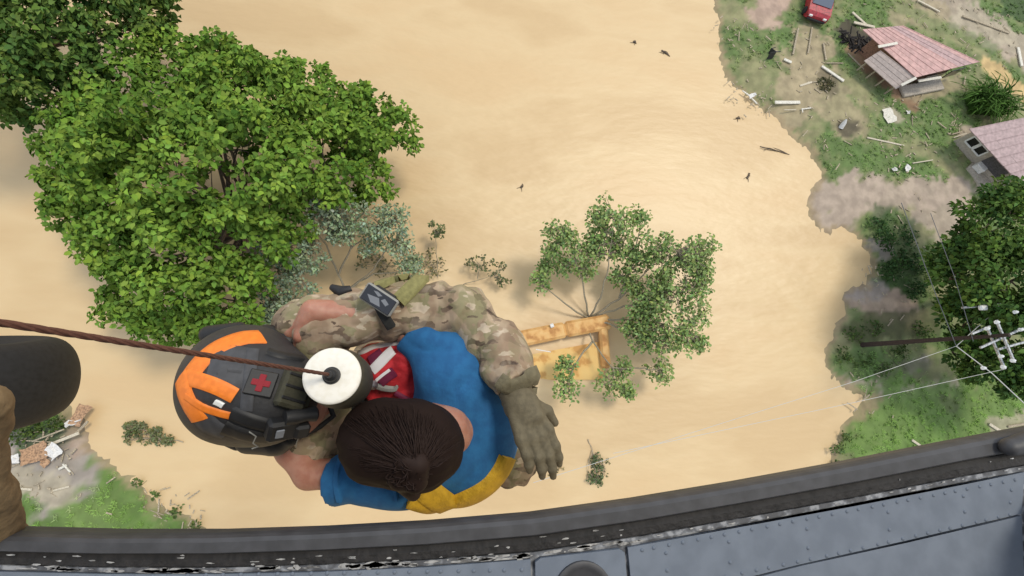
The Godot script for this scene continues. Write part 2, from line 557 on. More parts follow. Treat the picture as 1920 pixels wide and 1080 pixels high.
func make_materials() -> void:
	var g1 := noise_img(3, 0.012, 512, 5); var g2 := noise_img(4, 0.05, 256, 3); var g3 := noise_img(9, 0.02, 512, 4)
	var mottle := ramp(g1, [Color(0.62, 0.62, 0.62), Color(0.9, 0.9, 0.9), Color(1, 1, 1)], [0.2, 0.5, 0.8])
	var fine := ramp(g2, [Color(0.72, 0.72, 0.72), Color(1, 1, 1)], [0.25, 0.75])
	var crease := bump(g3, 6.0)
	var grit := bump(g2, 3.0)
	var soft := ramp(g1, [Color(0.86, 0.86, 0.86), Color(1, 1, 1)], [0.25, 0.75])
	M.soft = soft
	M.mottle = mottle; M.fine = fine; M.crease = crease; M.grit = grit
	# water: opaque, loaded with silt; broad swirls of silt and small wavelets
	var wv := noise_img(14, 0.026, 1024, 3); var wc := noise_img(15, 0.006, 512, 5)
	M.water = mat(lin(0.61, 0.445, 0.24), 0.42, ramp(wc, [Color(0.96, 0.945, 0.925), Color(1, 1, 1), Color(0.985, 0.97, 0.955)], [0.25, 0.5, 0.78]), 0.021, bump(wv, 8.0), 0.085, 0.0, true)
	M.water.uv1_scale = Vector3(0.016, 0.02, 0.046)
	M.leaf = mat(Color.WHITE, 0.8)
	M.leaf.metallic_specular = 0.25
	M.leaf.vertex_color_use_as_albedo = true
	M.leaf.backlight_enabled = true
	M.leaf.backlight = Color(0.32, 0.38, 0.15)
	M.land = mat(Color.WHITE, 0.95, soft, 0.12, grit, 0.15, 0.0, true)
	M.land.vertex_color_use_as_albedo = true
	M.bark = mat(lin(0.16, 0.12, 0.085), 0.9, mottle, 2.0, grit, 1.0)
	M.pale_bark = mat(lin(0.36, 0.31, 0.21), 0.85, mottle, 2.0)
	M.wood = mat(lin(0.62, 0.55, 0.42), 0.8, soft, 1.3)
	M.wood_b = mat(lin(0.48, 0.40, 0.28), 0.85, mottle, 1.7)
	M.wood_c = mat(lin(0.74, 0.70, 0.60), 0.8, soft, 1.1)
	M.pole = mat(lin(0.045, 0.028, 0.022), 0.85, mottle, 1.5)
	M.steel = mat(lin(0.50, 0.52, 0.53), 0.45, mottle, 1.0, null, 1.0, 0.35)
	M.wire = mat(lin(0.5, 0.5, 0.47), 0.5)
	M.dark_wire = mat(lin(0.10, 0.11, 0.12), 0.6)
	M.porcelain = mat(lin(0.75, 0.76, 0.74), 0.3)
	M.roof = mat(lin(0.56, 0.33, 0.30), 0.55, soft, 0.35, null, 1.0, 0.0)
	M.roof_b = mat(lin(0.53, 0.31, 0.285), 0.55, soft, 0.3)
	M.roof_c = mat(lin(0.48, 0.32, 0.31), 0.6, soft, 0.4)
	M.roof_d = mat(lin(0.43, 0.31, 0.305), 0.6, soft, 0.4)
	M.roof_e = mat(lin(0.40, 0.295, 0.29), 0.6, soft, 0.5)
	M.grey_roof = mat(lin(0.44, 0.36, 0.32), 0.6, soft, 0.4)
	M.grey_roof_b = mat(lin(0.41, 0.34, 0.305), 0.6, soft, 0.5)
	M.wall = mat(lin(0.50, 0.44, 0.36), 0.9, soft, 0.8)
	M.brick = mat(lin(0.36, 0.20, 0.13), 0.9, mottle, 1.2)
	M.window_frame = mat(lin(0.72, 0.72, 0.70), 0.5)
	M.glass = mat(lin(0.012, 0.012, 0.014), 0.12)
	M.shutter = mat(lin(0.10, 0.095, 0.10), 0.5, mottle, 1.0)
	M.char = mat(lin(0.028, 0.022, 0.02), 0.95, mottle, 2.0)
	M.white = mat(lin(0.78, 0.76, 0.72), 0.6, soft, 1.5)
	M.rust = mat(lin(0.66, 0.41, 0.16), 0.7, ramp(g1, [Color(0.80, 0.70, 0.60), Color(0.97, 0.92, 0.86), Color(1, 1, 1)], [0.25, 0.5, 0.75]), 0.16)
	M.rust_b = mat(lin(0.70, 0.47, 0.17), 0.7, ramp(g1, [Color(0.88, 0.78, 0.68), Color(1, 0.98, 0.95), Color(1, 1, 1)], [0.3, 0.5, 0.75]), 0.12)
	M.tan_sheet = mat(lin(0.50, 0.30, 0.17), 0.8, mottle, 1.0)
	M.black = mat(lin(0.012, 0.012, 0.013), 0.6)
	M.car_paint = mat(lin(0.42, 0.03, 0.045), 0.35, mottle, 0.6)
	M.car_glass = mat(lin(0.13, 0.15, 0.19), 0.1)
	M.tyre = mat(lin(0.013, 0.013, 0.014), 0.75, mottle, 6.0)
	# aircraft
	M.floor_paint = mat(lin(0.175, 0.205, 0.255), 0.7, ramp(g1, [Color(0.92, 0.925, 0.93), Color(1, 1, 1)], [0.25, 0.75]), 2.2)
	M.sill_paint = mat(lin(0.066, 0.067, 0.074), 0.55, soft, 3.0)
	M.sill_rubber = mat(lin(0.022, 0.020, 0.020), 0.7, mottle, 5.0, grit, 0.6)
	M.bare_metal = mat(lin(0.62, 0.62, 0.62), 0.4, mottle, 8.0, null, 1.0, 0.5)
	M.scuffed = mat(lin(0.30, 0.31, 0.33), 0.6, ramp(noise_img(19, 0.03, 512, 4), [Color(0.50, 0.50, 0.51), Color(0.64, 0.65, 0.67), Color(1, 1, 1)], [0.38, 0.54, 0.70]), 2.0)
	M.liner = mat(lin(0.34, 0.35, 0.36), 0.85)
	# clothing and kit
	var weave := bump(noise_img(77, 0.09, 256, 2), 3.0)
	M.camo = mat(Color.WHITE, 0.9, camo_tex(), 1.7, weave, 0.25)
	M.glove = mat(lin(0.165, 0.138, 0.085), 0.85, soft, 9.0, weave, 0.25)
	M.cuff = mat(lin(0.19, 0.165, 0.10), 0.9, soft, 8.0, weave, 0.5)
	M.trouser = mat(Color(0.8, 0.78, 0.74), 0.9, M.camo.albedo_texture, 1.7, weave, 0.25)
	M.boot = mat(lin(0.16, 0.10, 0.055), 0.8, soft, 8.0)
	M.blue_shirt = mat(lin(0.018, 0.135, 0.32), 0.9, ramp(g1, [Color(0.86, 0.87, 0.9), Color(1, 1, 1)], [0.3, 0.7]), 4.0, weave, 0.2)
	M.blue_shirt.rim_enabled = true
	M.blue_shirt.rim = 0.1
	M.yellow = mat(lin(0.62, 0.36, 0.015), 0.75, soft, 5.0, weave, 0.5)
	M.skin = mat(lin(0.46, 0.235, 0.165), 0.55, ramp(g1, [Color(0.93, 0.86, 0.84), Color(1, 1, 1)], [0.3, 0.7]), 5.0)
	M.skin.subsurf_scatter_enabled = true
	M.skin.subsurf_scatter_strength = 0.15
	M.hair = mat(lin(0.019, 0.011, 0.009), 0.8)
	M.hair.metallic_specular = 0.25
	M.hair_b = mat(lin(0.026, 0.015, 0.012), 0.7)
	M.hair_b.metallic_specular = 0.3
	M.denim = mat(lin(0.04, 0.045, 0.06), 0.9, soft, 6.0, crease, 0.5)
	M.helmet = mat(lin(0.034, 0.034, 0.037), 0.6, soft, 7.0, grit, 0.25)
	M.helmet_grey = mat(lin(0.068, 0.070, 0.078), 0.65, soft, 7.0)
	M.orange = mat(lin(0.95, 0.25, 0.025), 0.5, ramp(g1, [Color(0.93, 0.9, 0.85), Color(1, 1, 1)], [0.3, 0.7]), 8.0)
	M.kit_black = mat(lin(0.015, 0.015, 0.016), 0.55, soft, 10.0)
	M.olive = mat(lin(0.055, 0.052, 0.030), 0.8, soft, 9.0, weave, 0.4)
	M.webbing = mat(lin(0.27, 0.25, 0.095), 0.9, soft, 9.0, weave, 0.6)
	M.red_cloth = mat(lin(0.55, 0.022, 0.032), 0.7, soft, 5.0, weave, 0.3)
	M.maroon = mat(lin(0.17, 0.012, 0.05), 0.75, soft, 6.0)
	M.piping = mat(lin(0.62, 0.57, 0.54), 0.7)
	M.white_cloth = mat(lin(0.82, 0.80, 0.80), 0.7)
	M.bumper = mat(lin(0.86, 0.83, 0.75), 0.55, ramp(g1, [Color(0.975, 0.97, 0.955), Color(1, 1, 1)], [0.25, 0.6]), 9.0)
	M.hook_body = mat(lin(0.062, 0.054, 0.035), 0.6, soft, 9.0)
	M.cable = mat(lin(0.15, 0.062, 0.042), 0.6, soft, 20.0, null, 1.0, 0.2)
	M.patch_red = mat(lin(0.26, 0.018, 0.028), 0.85)
	M.screen = mat(lin(0.02, 0.022, 0.028), 0.08)
	M.screen_map = mat(lin(0.20, 0.21, 0.23), 0.15)
	M.grey_plastic = mat(lin(0.27, 0.27, 0.25), 0.6)
	M.nylon = mat(lin(0.020, 0.020, 0.018), 0.85, soft, 9.0)
	M.eye = mat(lin(0.7, 0.68, 0.65), 0.2)
	M.lip = mat(lin(0.38, 0.13, 0.10), 0.5)
	M.tan_suit = mat(lin(0.24, 0.165, 0.085), 0.9, soft, 7.0, crease, 0.7)

# ---- water and banks
func patch_mix(col: Color, p: Vector2, patches: Array, wob: float) -> Color:
	for q in patches:
		var a: Vector2 = q[0]; var b: Vector2 = q[1]
		var r: float = q[2]
		var s := Geometry2D.get_closest_point_to_segment(p, a, b).distance_to(p) + wob * r * 0.9
		var w := 1.0 - smoothstep(r * 0.72, r * 1.05, s)
		if w > 0.0: col = col.lerp(q[3], w * float(q[4]))
	return col

func ground_y(p: Vector2, poly: PackedVector2Array, n1: FastNoiseLite) -> float:
	var sd := 1e9
	for i in poly.size():
		sd = minf(sd, Geometry2D.get_closest_point_to_segment(p, poly[i], poly[(i + 1) % poly.size()]).distance_to(p))
	if not Geometry2D.is_point_in_polygon(p, poly): sd = -sd
	sd += n1.get_noise_2dv(p * 3.0) * 0.45 + n1.get_noise_2dv(p * 11.0) * 0.35
	return clampf(sd * 0.16, -0.6, 0.34) + n1.get_noise_2dv(p) * 0.12 * clampf(sd, 0.0, 1.0) + n1.get_noise_2dv(p * 6.0) * 0.05 * clampf(sd + 0.3, 0.0, 1.0)

func land(poly_pts: Array, lo: Vector2, hi: Vector2, step: float, patches: Array, greens: Array, sd: int, tufts: int, called: String, label: String) -> void:
	org = Vector3.ZERO
	var poly := PackedVector2Array(poly_pts)
	var n1 := noise_of(sd, 0.12, 3); var n2 := noise_of(sd + 1, 0.16, 4); var n3 := noise_of(sd + 2, 1.1, 3)
	var nx := int((hi.x - lo.x) / step) + 1; var ny := int((hi.y - lo.y) / step) + 1
	var mb := MB.new()
	var hh := PackedFloat32Array(); hh.resize(nx * ny)
	var gw := PackedFloat32Array(); gw.resize(nx * ny)
	for y in ny:
		for x in nx:
			var p := lo + Vector2(x, y) * step
			var h := ground_y(p, poly, n1)
			hh[y * nx + x] = h
			var f := clampf(n2.get_noise_2dv(p) * 1.5 + 0.45 + n3.get_noise_2dv(p) * 0.55, 0.0, 1.0)
			var col: Color = greens[0].lerp(greens[1], f)
			col = patch_mix(col, p, patches, n3.get_noise_2dv(p * 0.5) * 0.7 + n3.get_noise_2dv(p * 1.5) * 0.3)
			var shore := 1.0 - smoothstep(0.02, 0.09, h + n3.get_noise_2dv(p * 1.4) * 0.05)
			col = col.lerp(Color(0.36, 0.27, 0.16), shore * 0.85)
			gw[y * nx + x] = col.g - col.r
			mb.col = col
			mb.pv(Vector3(p.x, h, p.y), Vector3.UP)
	for y in ny:
		for x in nx:
			var i := y * nx + x
			var dx := hh[y * nx + min(x + 1, nx - 1)] - hh[y * nx + max(x - 1, 0)]
			var dy := hh[min(y + 1, ny - 1) * nx + x] - hh[max(y - 1, 0) * nx + x]
			mb.n[i] = Vector3(-dx, 2.0 * step, -dy).normalized()
	for y in ny - 1:
		for x in nx - 1:
			var i := y * nx + x
			if max(max(hh[i], hh[i + 1]), max(hh[i + nx], hh[i + nx + 1])) < -0.12: continue
			mb.tri(i, i + 1, i + nx); mb.tri(i + 1, i + nx + 1, i + nx)
	var o := obj(called, mb, M.land)
	tag(o, label, "bank", "", "structure")
	# grass: tufts of blades
	var tuft := MB.new()
	rng.seed = sd
	for k in 9:
		var an := rng.randf() * TAU
		var d := Vector3(cos(an), 0, sin(an))
		var root := Vector3(rng.randf_range(-0.1, 0.1), 0, rng.randf_range(-0.1, 0.1))
		tuft.leaf(root, (Vector3.UP + d * -0.5).normalized(), (d * 0.8 + Vector3.UP * rng.randf_range(0.4, 1.0)).normalized(), rng.randf_range(0.14, 0.30), 0.05, Color(1, 1, 1))
	var mm := MultiMesh.new()
	mm.transform_format = MultiMesh.TRANSFORM_3D
	mm.use_colors = true
	mm.mesh = mesh_of(tuft, M.leaf)
	var xs := []; var cs := []
	for k in tufts * 4:
		if xs.size() >= tufts: break
		var gx := rng.randf_range(0, nx - 1.01); var gy := rng.randf_range(0, ny - 1.01)
		var i := int(gy) * nx + int(gx)
		if hh[i] < 0.06 or gw[i] < 0.012 or rng.randf() > gw[i] * 22.0: continue
		var s := rng.randf_range(0.5, 1.2)
		xs.append(Transform3D(Basis(Vector3.UP, rng.randf() * TAU).scaled(Vector3(s, s * rng.randf_range(0.6, 1.1), s)), Vector3(lo.x + gx * step, hh[i] - 0.02, lo.y + gy * step)))
		var c: Color = mb.c[i]
		var j := rng.randf_range(1.2, 1.8)
		cs.append(Color(c.r * j, c.g * j * 1.05, c.b * j))
	mm.instance_count = xs.size()
	for k in xs.size():
		mm.set_instance_transform(k, xs[k]); mm.set_instance_color(k, cs[k])
	var mi := MultiMeshInstance3D.new()
	mi.multimesh = mm
	mi.name = numbered("grass")
	add_child(mi)
	tag(mi, "grass growing on the " + label, "grass", "", "stuff")

func water_and_land() -> void:
	var w := MeshInstance3D.new()
	var pm := PlaneMesh.new()
	pm.size = Vector2(1600, 1600)
	pm.material = M.water
	w.mesh = pm
	w.name = "water"
	add_child(w)
	tag(w, "muddy tan flood water of the river", "water", "", "structure")
	var mud := Color(0.45, 0.36, 0.28); var tan_c := Color(0.40, 0.325, 0.20); var brown := Color(0.30, 0.185, 0.11); var green := Color(0.125, 0.20, 0.06); var deep := Color(0.05, 0.10, 0.03); var pale := Color(0.45, 0.39, 0.28); var pink := Color(0.47, 0.34, 0.26); var dark := Color(0.09, 0.075, 0.05); var silt := Color(0.60, 0.43, 0.20); var grey := Color(0.36, 0.31, 0.27)
	var right: Array = [Vector2(23.279, -62.292), Vector2(20.421, -31.204), Vector2(20.551, -29.145), Vector2(20.536, -26.616), Vector2(20.339, -24.626), Vector2(21.34, -23.258), Vector2(22.386, -22.383), Vector2(23.631, -21.289), Vector2(25.071, -19.98), Vector2(26.271, -18.663), Vector2(27.265, -17.573), Vector2(27.986, -16.247), Vector2(27.883, -15.565), Vector2(26.608, -14.605), Vector2(26.283, -13.271), Vector2(26.868, -11.784), Vector2(27.823, -10.754), Vector2(29.05, -11.442), Vector2(29.886, -11.045), Vector2(30.8, -9.798), Vector2(31.119, -8.544), Vector2(30.226, -7.276), Vector2(28.706, -6.627), Vector2(28.156, -5.928), Vector2(28.407, -4.815), Vector2(27.449, -4.208), Vector2(26.241, -2.45), Vector2(26.009, -0.933), Vector2(26.57, -0.0), Vector2(27.907, 0.743), Vector2(29.731, 1.119), Vector2(28.251, 1.664), Vector2(26.693, 3.098), Vector2(25.714, 4.149), Vector2(25.244, 5.876), Vector2(24.635, 8.553), Vector2(23.123, 15.993), Vector2(72.797, 18.802), Vector2(129.603, -85.692)]
	var ps := []
	for q in [
		[[Vector2(28.69, -27.39), Vector2(25.895, -20.983)], 2.0, tan_c, 0.9], [[Vector2(27.491, -25.756), Vector2(30.575, -20.845)], 2.2, tan_c, 0.75], [[Vector2(25.278, -30.949), Vector2(24.415, -29.807)], 1.5, pink, 0.95], [[Vector2(24.831, -33.305), Vector2(25.377, -31.756)], 2.0, pink, 0.9],
		[[Vector2(32.397, -27.483), Vector2(36.827, -23.028)], 1.1, brown, 0.95], [[Vector2(32.196, -29.294), Vector2(34.69, -27.699)], 1.1, dark, 0.95], [[Vector2(36.927, -23.537), Vector2(41.821, -24.953)], 0.9, tan_c, 0.8], [[Vector2(45.214, -27.079), Vector2(48.919, -23.707)], 0.9, silt, 1.0],
		[[Vector2(41.087, -33.787), Vector2(50.155, -28.332)], 2.0, mud, 0.85], [[Vector2(37.332, -30.89), Vector2(41.823, -32.188)], 1.3, tan_c, 0.7], [[Vector2(43.842, -31.567), Vector2(50.096, -29.148)], 1.3, pale, 0.7], [[Vector2(49.083, -34.975), Vector2(51.225, -32.334)], 2.0, deep, 0.9], [[Vector2(36.584, -32.451), Vector2(45.887, -28.752)], 0.8, green, 0.5],
		[[Vector2(29.422, -24.175), Vector2(29.702, -23.801)], 1.1, dark, 0.6], [[Vector2(30.458, -20.119), Vector2(30.746, -20.139)], 0.9, dark, 0.85], [[Vector2(31.893, -17.391), Vector2(37.438, -16.314)], 1.6, green, 0.8], [[Vector2(35.09, -16.648), Vector2(37.535, -15.624)], 1.2, green, 0.8], [[Vector2(34.605, -21.77), Vector2(34.91, -21.303)], 0.7, pale, 0.9],
		[[Vector2(27.613, -13.772), Vector2(31.374, -14.399)], 1.9, mud, 1.0], [[Vector2(28.249, -12.056), Vector2(29.035, -12.742)], 1.4, mud, 1.0], [[Vector2(32.742, -14.242), Vector2(40.096, -15.062)], 1.3, mud, 0.95], [[Vector2(36.763, -13.083), Vector2(39.47, -12.302)], 2.2, mud, 0.9], [[Vector2(32.719, -11.588), Vector2(32.912, -7.759)], 2.0, deep, 0.75], [[Vector2(31.56, -10.25), Vector2(31.939, -9.836)], 0.8, grey, 0.8],
		[[Vector2(29.518, -6.239), Vector2(33.255, -4.896)], 1.3, pink, 0.85], [[Vector2(29.146, -6.637), Vector2(30.955, -6.883)], 0.9, grey, 0.8], [[Vector2(28.642, -3.636), Vector2(34.974, -4.52)], 1.2, Color(0.11, 0.115, 0.05), 0.85], [[Vector2(27.768, -0.938), Vector2(29.89, -0.945)], 1.4, green, 0.7], [[Vector2(27.521, 0.557), Vector2(29.586, 0.747)], 1.0, mud, 0.95], [[Vector2(29.54, 1.007), Vector2(36.207, 0.115)], 0.55, pale, 0.75],
		[[Vector2(32.479, -0.954), Vector2(33.634, -1.266)], 0.6, grey, 0.9], [[Vector2(30.249, -0.566), Vector2(36.003, -0.965)], 0.9, Color(0.14, 0.15, 0.075), 0.8], [[Vector2(29.16, 3.125), Vector2(40.458, 2.872)], 3.6, Color(0.15, 0.245, 0.06), 0.9], [[Vector2(35.018, 1.516), Vector2(35.255, 1.63)], 0.7, dark, 0.5], [[Vector2(38.582, 3.227), Vector2(41.359, 2.88)], 0.8, pale, 0.7], [[Vector2(41.246, -20.129), Vector2(42.831, -16.137)], 0.8, mud, 0.85],
	]: ps.append([q[0][0], q[0][1], q[1], q[2], q[3]])
	land(right, Vector2(17, -46), Vector2(64, 13), 0.26, ps, [Color(0.135, 0.20, 0.065), Color(0.29, 0.275, 0.14)], 41, 11000, "river_bank", "flood-littered grassy bank below the two red-roofed houses")
	var left: Array = [Vector2(-40.078, -2.176), Vector2(-25.039, 1.356), Vector2(-22.461, 1.732), Vector2(-21.524, 2.577), Vector2(-21.023, 3.528), Vector2(-18.761, 5.316), Vector2(-16.543, 6.918), Vector2(-14.697, 7.936), Vector2(-13.753, 8.615), Vector2(-12.125, 10.26), Vector2(-9.717, 14.137), Vector2(-35.726, 12.666)]
	var pl := []
	for q in [[[Vector2(-25.062, 3.986), Vector2(-22.443, 4.893)], 2.3, grey, 0.95], [[Vector2(-24.24, 5.42), Vector2(-21.663, 6.185)], 0.8, pale, 0.7], [[Vector2(-24.143, 3.134), Vector2(-22.311, 2.568)], 1.0, deep, 0.8], [[Vector2(-21.802, 2.276), Vector2(-21.314, 3.465)], 0.8, pink, 0.6]]:
		pl.append([q[0][0], q[0][1], q[1], q[2], q[3]])
	land(left, Vector2(-46, 0), Vector2(-10, 18), 0.28, pl, [Color(0.115, 0.20, 0.045), Color(0.165, 0.245, 0.07)], 43, 1800, "field", "smooth green field beside the debris pile")

# ---- helicopter: door sill, riveted floor, wheel, cabin roof
func helicopter() -> void:
	var fy := 29.15
	var base := Vector3(0.098, 29.15, 0.309)
	var h := thing("helicopter", base, "grey-blue riveted cabin floor with black door sill and landing wheel of helicopter", "helicopter")
	var outer: Array = [Vector3(-1.003, 29.15, 0.21), Vector3(-0.848, 29.15, 0.221), Vector3(-0.701, 29.15, 0.23), Vector3(-0.549, 29.15, 0.239), Vector3(-0.39, 29.15, 0.244), Vector3(-0.223, 29.15, 0.244), Vector3(-0.049, 29.15, 0.24), Vector3(0.136, 29.15, 0.231), Vector3(0.332, 29.15, 0.212), Vector3(0.542, 29.15, 0.187), Vector3(0.768, 29.15, 0.156), Vector3(1.012, 29.15, 0.12), Vector3(1.181, 29.15, 0.096), Vector3(1.415, 29.15, 0.064), Vector3(1.871, 29.15, -0.0)]
	var inner: Array = [Vector3(-0.989, 29.15, 0.258), Vector3(-0.836, 29.15, 0.269), Vector3(-0.692, 29.15, 0.279), Vector3(-0.54, 29.15, 0.289), Vector3(-0.383, 29.15, 0.296), Vector3(-0.219, 29.15, 0.299), Vector3(-0.046, 29.15, 0.299), Vector3(0.135, 29.15, 0.294), Vector3(0.328, 29.15, 0.276), Vector3(0.535, 29.15, 0.251), Vector3(0.757, 29.15, 0.224), Vector3(0.996, 29.15, 0.192), Vector3(1.161, 29.15, 0.172), Vector3(1.388, 29.15, 0.146), Vector3(1.831, 29.15, 0.094)]
	var loft := func(mb: MB, prof: Array) -> void:
		# profile points (share of the way from the outer to the inner edge, height)
		for k in prof.size() - 1:
			for i in outer.size() - 1:
				var q := []
				for e in [[i, k], [i + 1, k], [i + 1, k + 1], [i, k + 1]]:
					var pr: Vector2 = prof[e[1]]
					q.append(outer[e[0]].lerp(inner[e[0]], pr.x) + Vector3(0, pr.y, 0))
				var across: Vector3 = inner[i] - outer[i]
				var d: Vector2 = prof[k + 1] - prof[k]
				mb.poly(q, Vector3.UP * max(d.x, 0.001) - across.normalized() * d.y * 4.0)
	var lip := MB.new()
	loft.call(lip, [Vector2(0.9, -0.16), Vector2(0.10, -0.05), Vector2(0.0, -0.012), Vector2(0.012, 0.0), Vector2(0.05, 0.008), Vector2(0.15, 0.0125), Vector2(0.44, 0.0125), Vector2(0.49, 0.008), Vector2(0.52, -0.006)])
	obj("door_sill", lip, M.sill_paint, h)
	var rub := MB.new()
	loft.call(rub, [Vector2(0.5, -0.0065), Vector2(0.56, -0.002), Vector2(0.70, 0.003), Vector2(0.88, 0.003), Vector2(0.91, 0.0), Vector2(0.93, -0.006)])
	obj("rubber_seal", rub, M.sill_rubber, h)
	var edge := MB.new()
	loft.call(edge, [Vector2(0.925, -0.006), Vector2(0.935, 0.0008), Vector2(1.05, 0.0016), Vector2(1.06, -0.006)])
	obj("edge_strip", edge, M.scuffed, h)
	# bare metal where the paint has flaked off the strip and the seal
	rng.seed = 91
	var chips := MB.new()
	for k in 150:
		var i := rng.randi_range(1, outer.size() - 3)
		if k < 95: i = rng.randi_range(2, 7)
		var f := rng.randf()
		var o: Vector3 = outer[i].lerp(outer[i + 1], f); var q: Vector3 = inner[i].lerp(inner[i + 1], f)
		var along: Vector3 = (inner[i + 1] - inner[i]).normalized(); var acr := (q - o)
		var big := k < 60
		var c := o + acr * (rng.randf_range(0.95, 1.05) if big else (rng.randf_range(0.56, 0.9) if k < 100 else rng.randf_range(0.95, 1.04)))
		c.y = fy + (0.0026 if c.distance_to(o) > acr.length() * 0.93 else 0.0040)
		var pts := []
		var ln := rng.randf_range(0.006, 0.026) if big else rng.randf_range(0.002, 0.009)
		var wd := rng.randf_range(0.0015, 0.005) if big else rng.randf_range(0.0008, 0.002)
		for s in 9:
			var an := TAU * s / 9.0
			var rr := rng.randf_range(0.5, 1.1)
			pts.append(c + along * cos(an) * ln * rr + acr.normalized() * sin(an) * wd * rr)
		chips.poly(pts, Vector3.UP)
	var co := obj("bare_patches", chips, M.bare_metal, h)
	co.set_meta("kind", "stuff")
	# floor panels, laid inboard of the strip and split by seams
	var s0: Array = [Vector3(-0.989, 29.15, 0.258), Vector3(0.131, 29.15, 0.294), Vector3(0.301, 29.15, 0.278), Vector3(0.711, 29.15, 0.23), Vector3(1.154, 29.15, 0.172), Vector3(1.831, 29.15, 0.094)]
	var inb: Vector3 = Vector3(0.06, 0, 1).normalized()
	var deck := MB.new()
	for i in inner.size() - 1:
		var a: Vector3 = outer[i].lerp(inner[i], 1.04); var b: Vector3 = outer[i + 1].lerp(inner[i + 1], 1.04)
		a.y = fy - 0.004; b.y = a.y
		deck.slab([a, b, b + inb * 1.6, a + inb * 1.6], 0.12)
	obj("deck", deck, M.scuffed, h)
	var panel := func(pts: Array) -> void:
		var mb := MB.new()
		var q := []
		for p in pts: q.append(Vector3(p.x, fy + 0.003, p.z))
		mb.slab(q, 0.006)
		obj("floor_panel", mb, M.floor_paint, h)
	panel.call([Vector3(-0.359, 29.15, 1.002), Vector3(-0.787, 29.15, 0.941), Vector3(-0.974, 29.15, 0.265), Vector3(-0.835, 29.15, 0.274), Vector3(-0.69, 29.15, 0.284), Vector3(-0.54, 29.15, 0.294), Vector3(-0.382, 29.15, 0.301), Vector3(-0.218, 29.15, 0.305), Vector3(-0.046, 29.15, 0.305), Vector3(0.13, 29.15, 0.3), Vector3(0.133, 29.15, 0.5), Vector3(0.12, 29.15, 1.07)])
	panel.call([Vector3(0.304, 29.15, 0.288), Vector3(0.534, 29.15, 0.26), Vector3(0.755, 29.15, 0.233), Vector3(0.994, 29.15, 0.201), Vector3(1.143, 29.15, 0.18), Vector3(1.116, 29.15, 0.257), Vector3(0.857, 29.15, 0.296), Vector3(0.631, 29.15, 0.328), Vector3(0.514, 29.15, 0.347), Vector3(0.309, 29.15, 0.377)])
	panel.call([Vector3(1.115, 29.15, 0.261), Vector3(0.856, 29.15, 0.3), Vector3(0.631, 29.15, 0.331), Vector3(0.514, 29.15, 0.351), Vector3(0.312, 29.15, 0.382), Vector3(0.303, 29.15, 1.097), Vector3(0.855, 29.15, 1.176), Vector3(1.051, 29.15, 0.562)])
	panel.call([Vector3(0.136, 29.15, 0.455), Vector3(0.304, 29.15, 0.462), Vector3(0.299, 29.15, 1.096), Vector3(0.13, 29.15, 1.072)])
	# tie-down plate with its ring cup
	var plate := MB.new()
	var q := []
	for p in [Vector3(0.138, 29.15, 0.304), Vector3(0.147, 29.15, 0.298), Vector3(0.288, 29.15, 0.289), Vector3(0.297, 29.15, 0.295), Vector3(0.302, 29.15, 0.393), Vector3(0.299, 29.15, 0.457), Vector3(0.141, 29.15, 0.452), Vector3(0.137, 29.15, 0.424)]: q.append(Vector3(p.x, fy + 0.0055, p.z))
	plate.slab(q, 0.008)
	var tp := obj("tie_down_plate", plate, M.floor_paint, h)
	var cup := MB.new()
	cup.lathe(Transform3D(Basis.IDENTITY, Vector3(0.22, 29.15, 0.356)), [Vector2(0.052, 0.0056), Vector2(0.052, 0.0105), Vector2(0.047, 0.0125), Vector2(0.041, 0.0105), Vector2(0.036, 0.0062), Vector2(0.0, 0.0060)], 32)
	obj("cup", cup, M.sill_paint, tp)
	var ring := MB.new()
	ring.bar(Vector3(0.197, 29.163, 0.351), Vector3(0.237, 29.163, 0.35), 0.008, 0.008, Vector3.UP, 0.003)
	obj("ring", ring, M.bare_metal, tp)
	# rivets: domed heads in rows
	var rv := MB.new()
	org = Vector3.ZERO
	rv.lathe(Transform3D.IDENTITY, [Vector2(0.0036, -0.001), Vector2(0.0034, 0.0006), Vector2(0.0022, 0.0017), Vector2(0.0, 0.0020)], 8)
	var rivet := mesh_of(rv, M.floor_paint)
	org = base
	var rows: Array = [[Vector3(0.314, 29.153, 0.295), Vector3(1.128, 29.153, 0.193)], [Vector3(0.303, 29.153, 0.365), Vector3(0.695, 29.153, 0.315)], [Vector3(0.695, 29.153, 0.315), Vector3(1.103, 29.153, 0.256)], [Vector3(-0.671, 29.153, 0.295), Vector3(0.125, 29.153, 0.316)], [Vector3(0.374, 29.153, 0.288), Vector3(0.374, 29.153, 0.343)], [Vector3(0.495, 29.153, 0.271), Vector3(0.493, 29.153, 0.337)], [Vector3(0.652, 29.153, 0.253), Vector3(0.648, 29.153, 0.316)], [Vector3(0.825, 29.153, 0.23), Vector3(0.819, 29.153, 0.288)], [Vector3(0.994, 29.153, 0.209), Vector3(0.988, 29.153, 0.26)], [Vector3(1.109, 29.153, 0.199), Vector3(1.09, 29.153, 0.251)], [Vector3(0.122, 29.153, 0.321), Vector3(0.124, 29.153, 0.498)]]
	for r in rows:
		var a: Vector3 = r[0]; var b: Vector3 = r[1]
		var n: int = max(2, int(a.distance_to(b) / 0.0265))
		for k in n:
			var p := a.lerp(b, (k + 0.5 + rng.randf_range(-0.12, 0.12)) / n)
			share("rivet", rivet, Transform3D(Basis.IDENTITY, p), h)
	# door post and its rounded fitting
	var post := MB.new()
	post.bar(Vector3(1.154, 29.16, 0.302), Vector3(1.154, 29.16, 0.302) + Vector3(0.06, 0.85, 0.1), 0.07, 0.16, Vector3.BACK, 0.02)
	obj("door_post", post, M.black, h)
	var fit := MB.new()
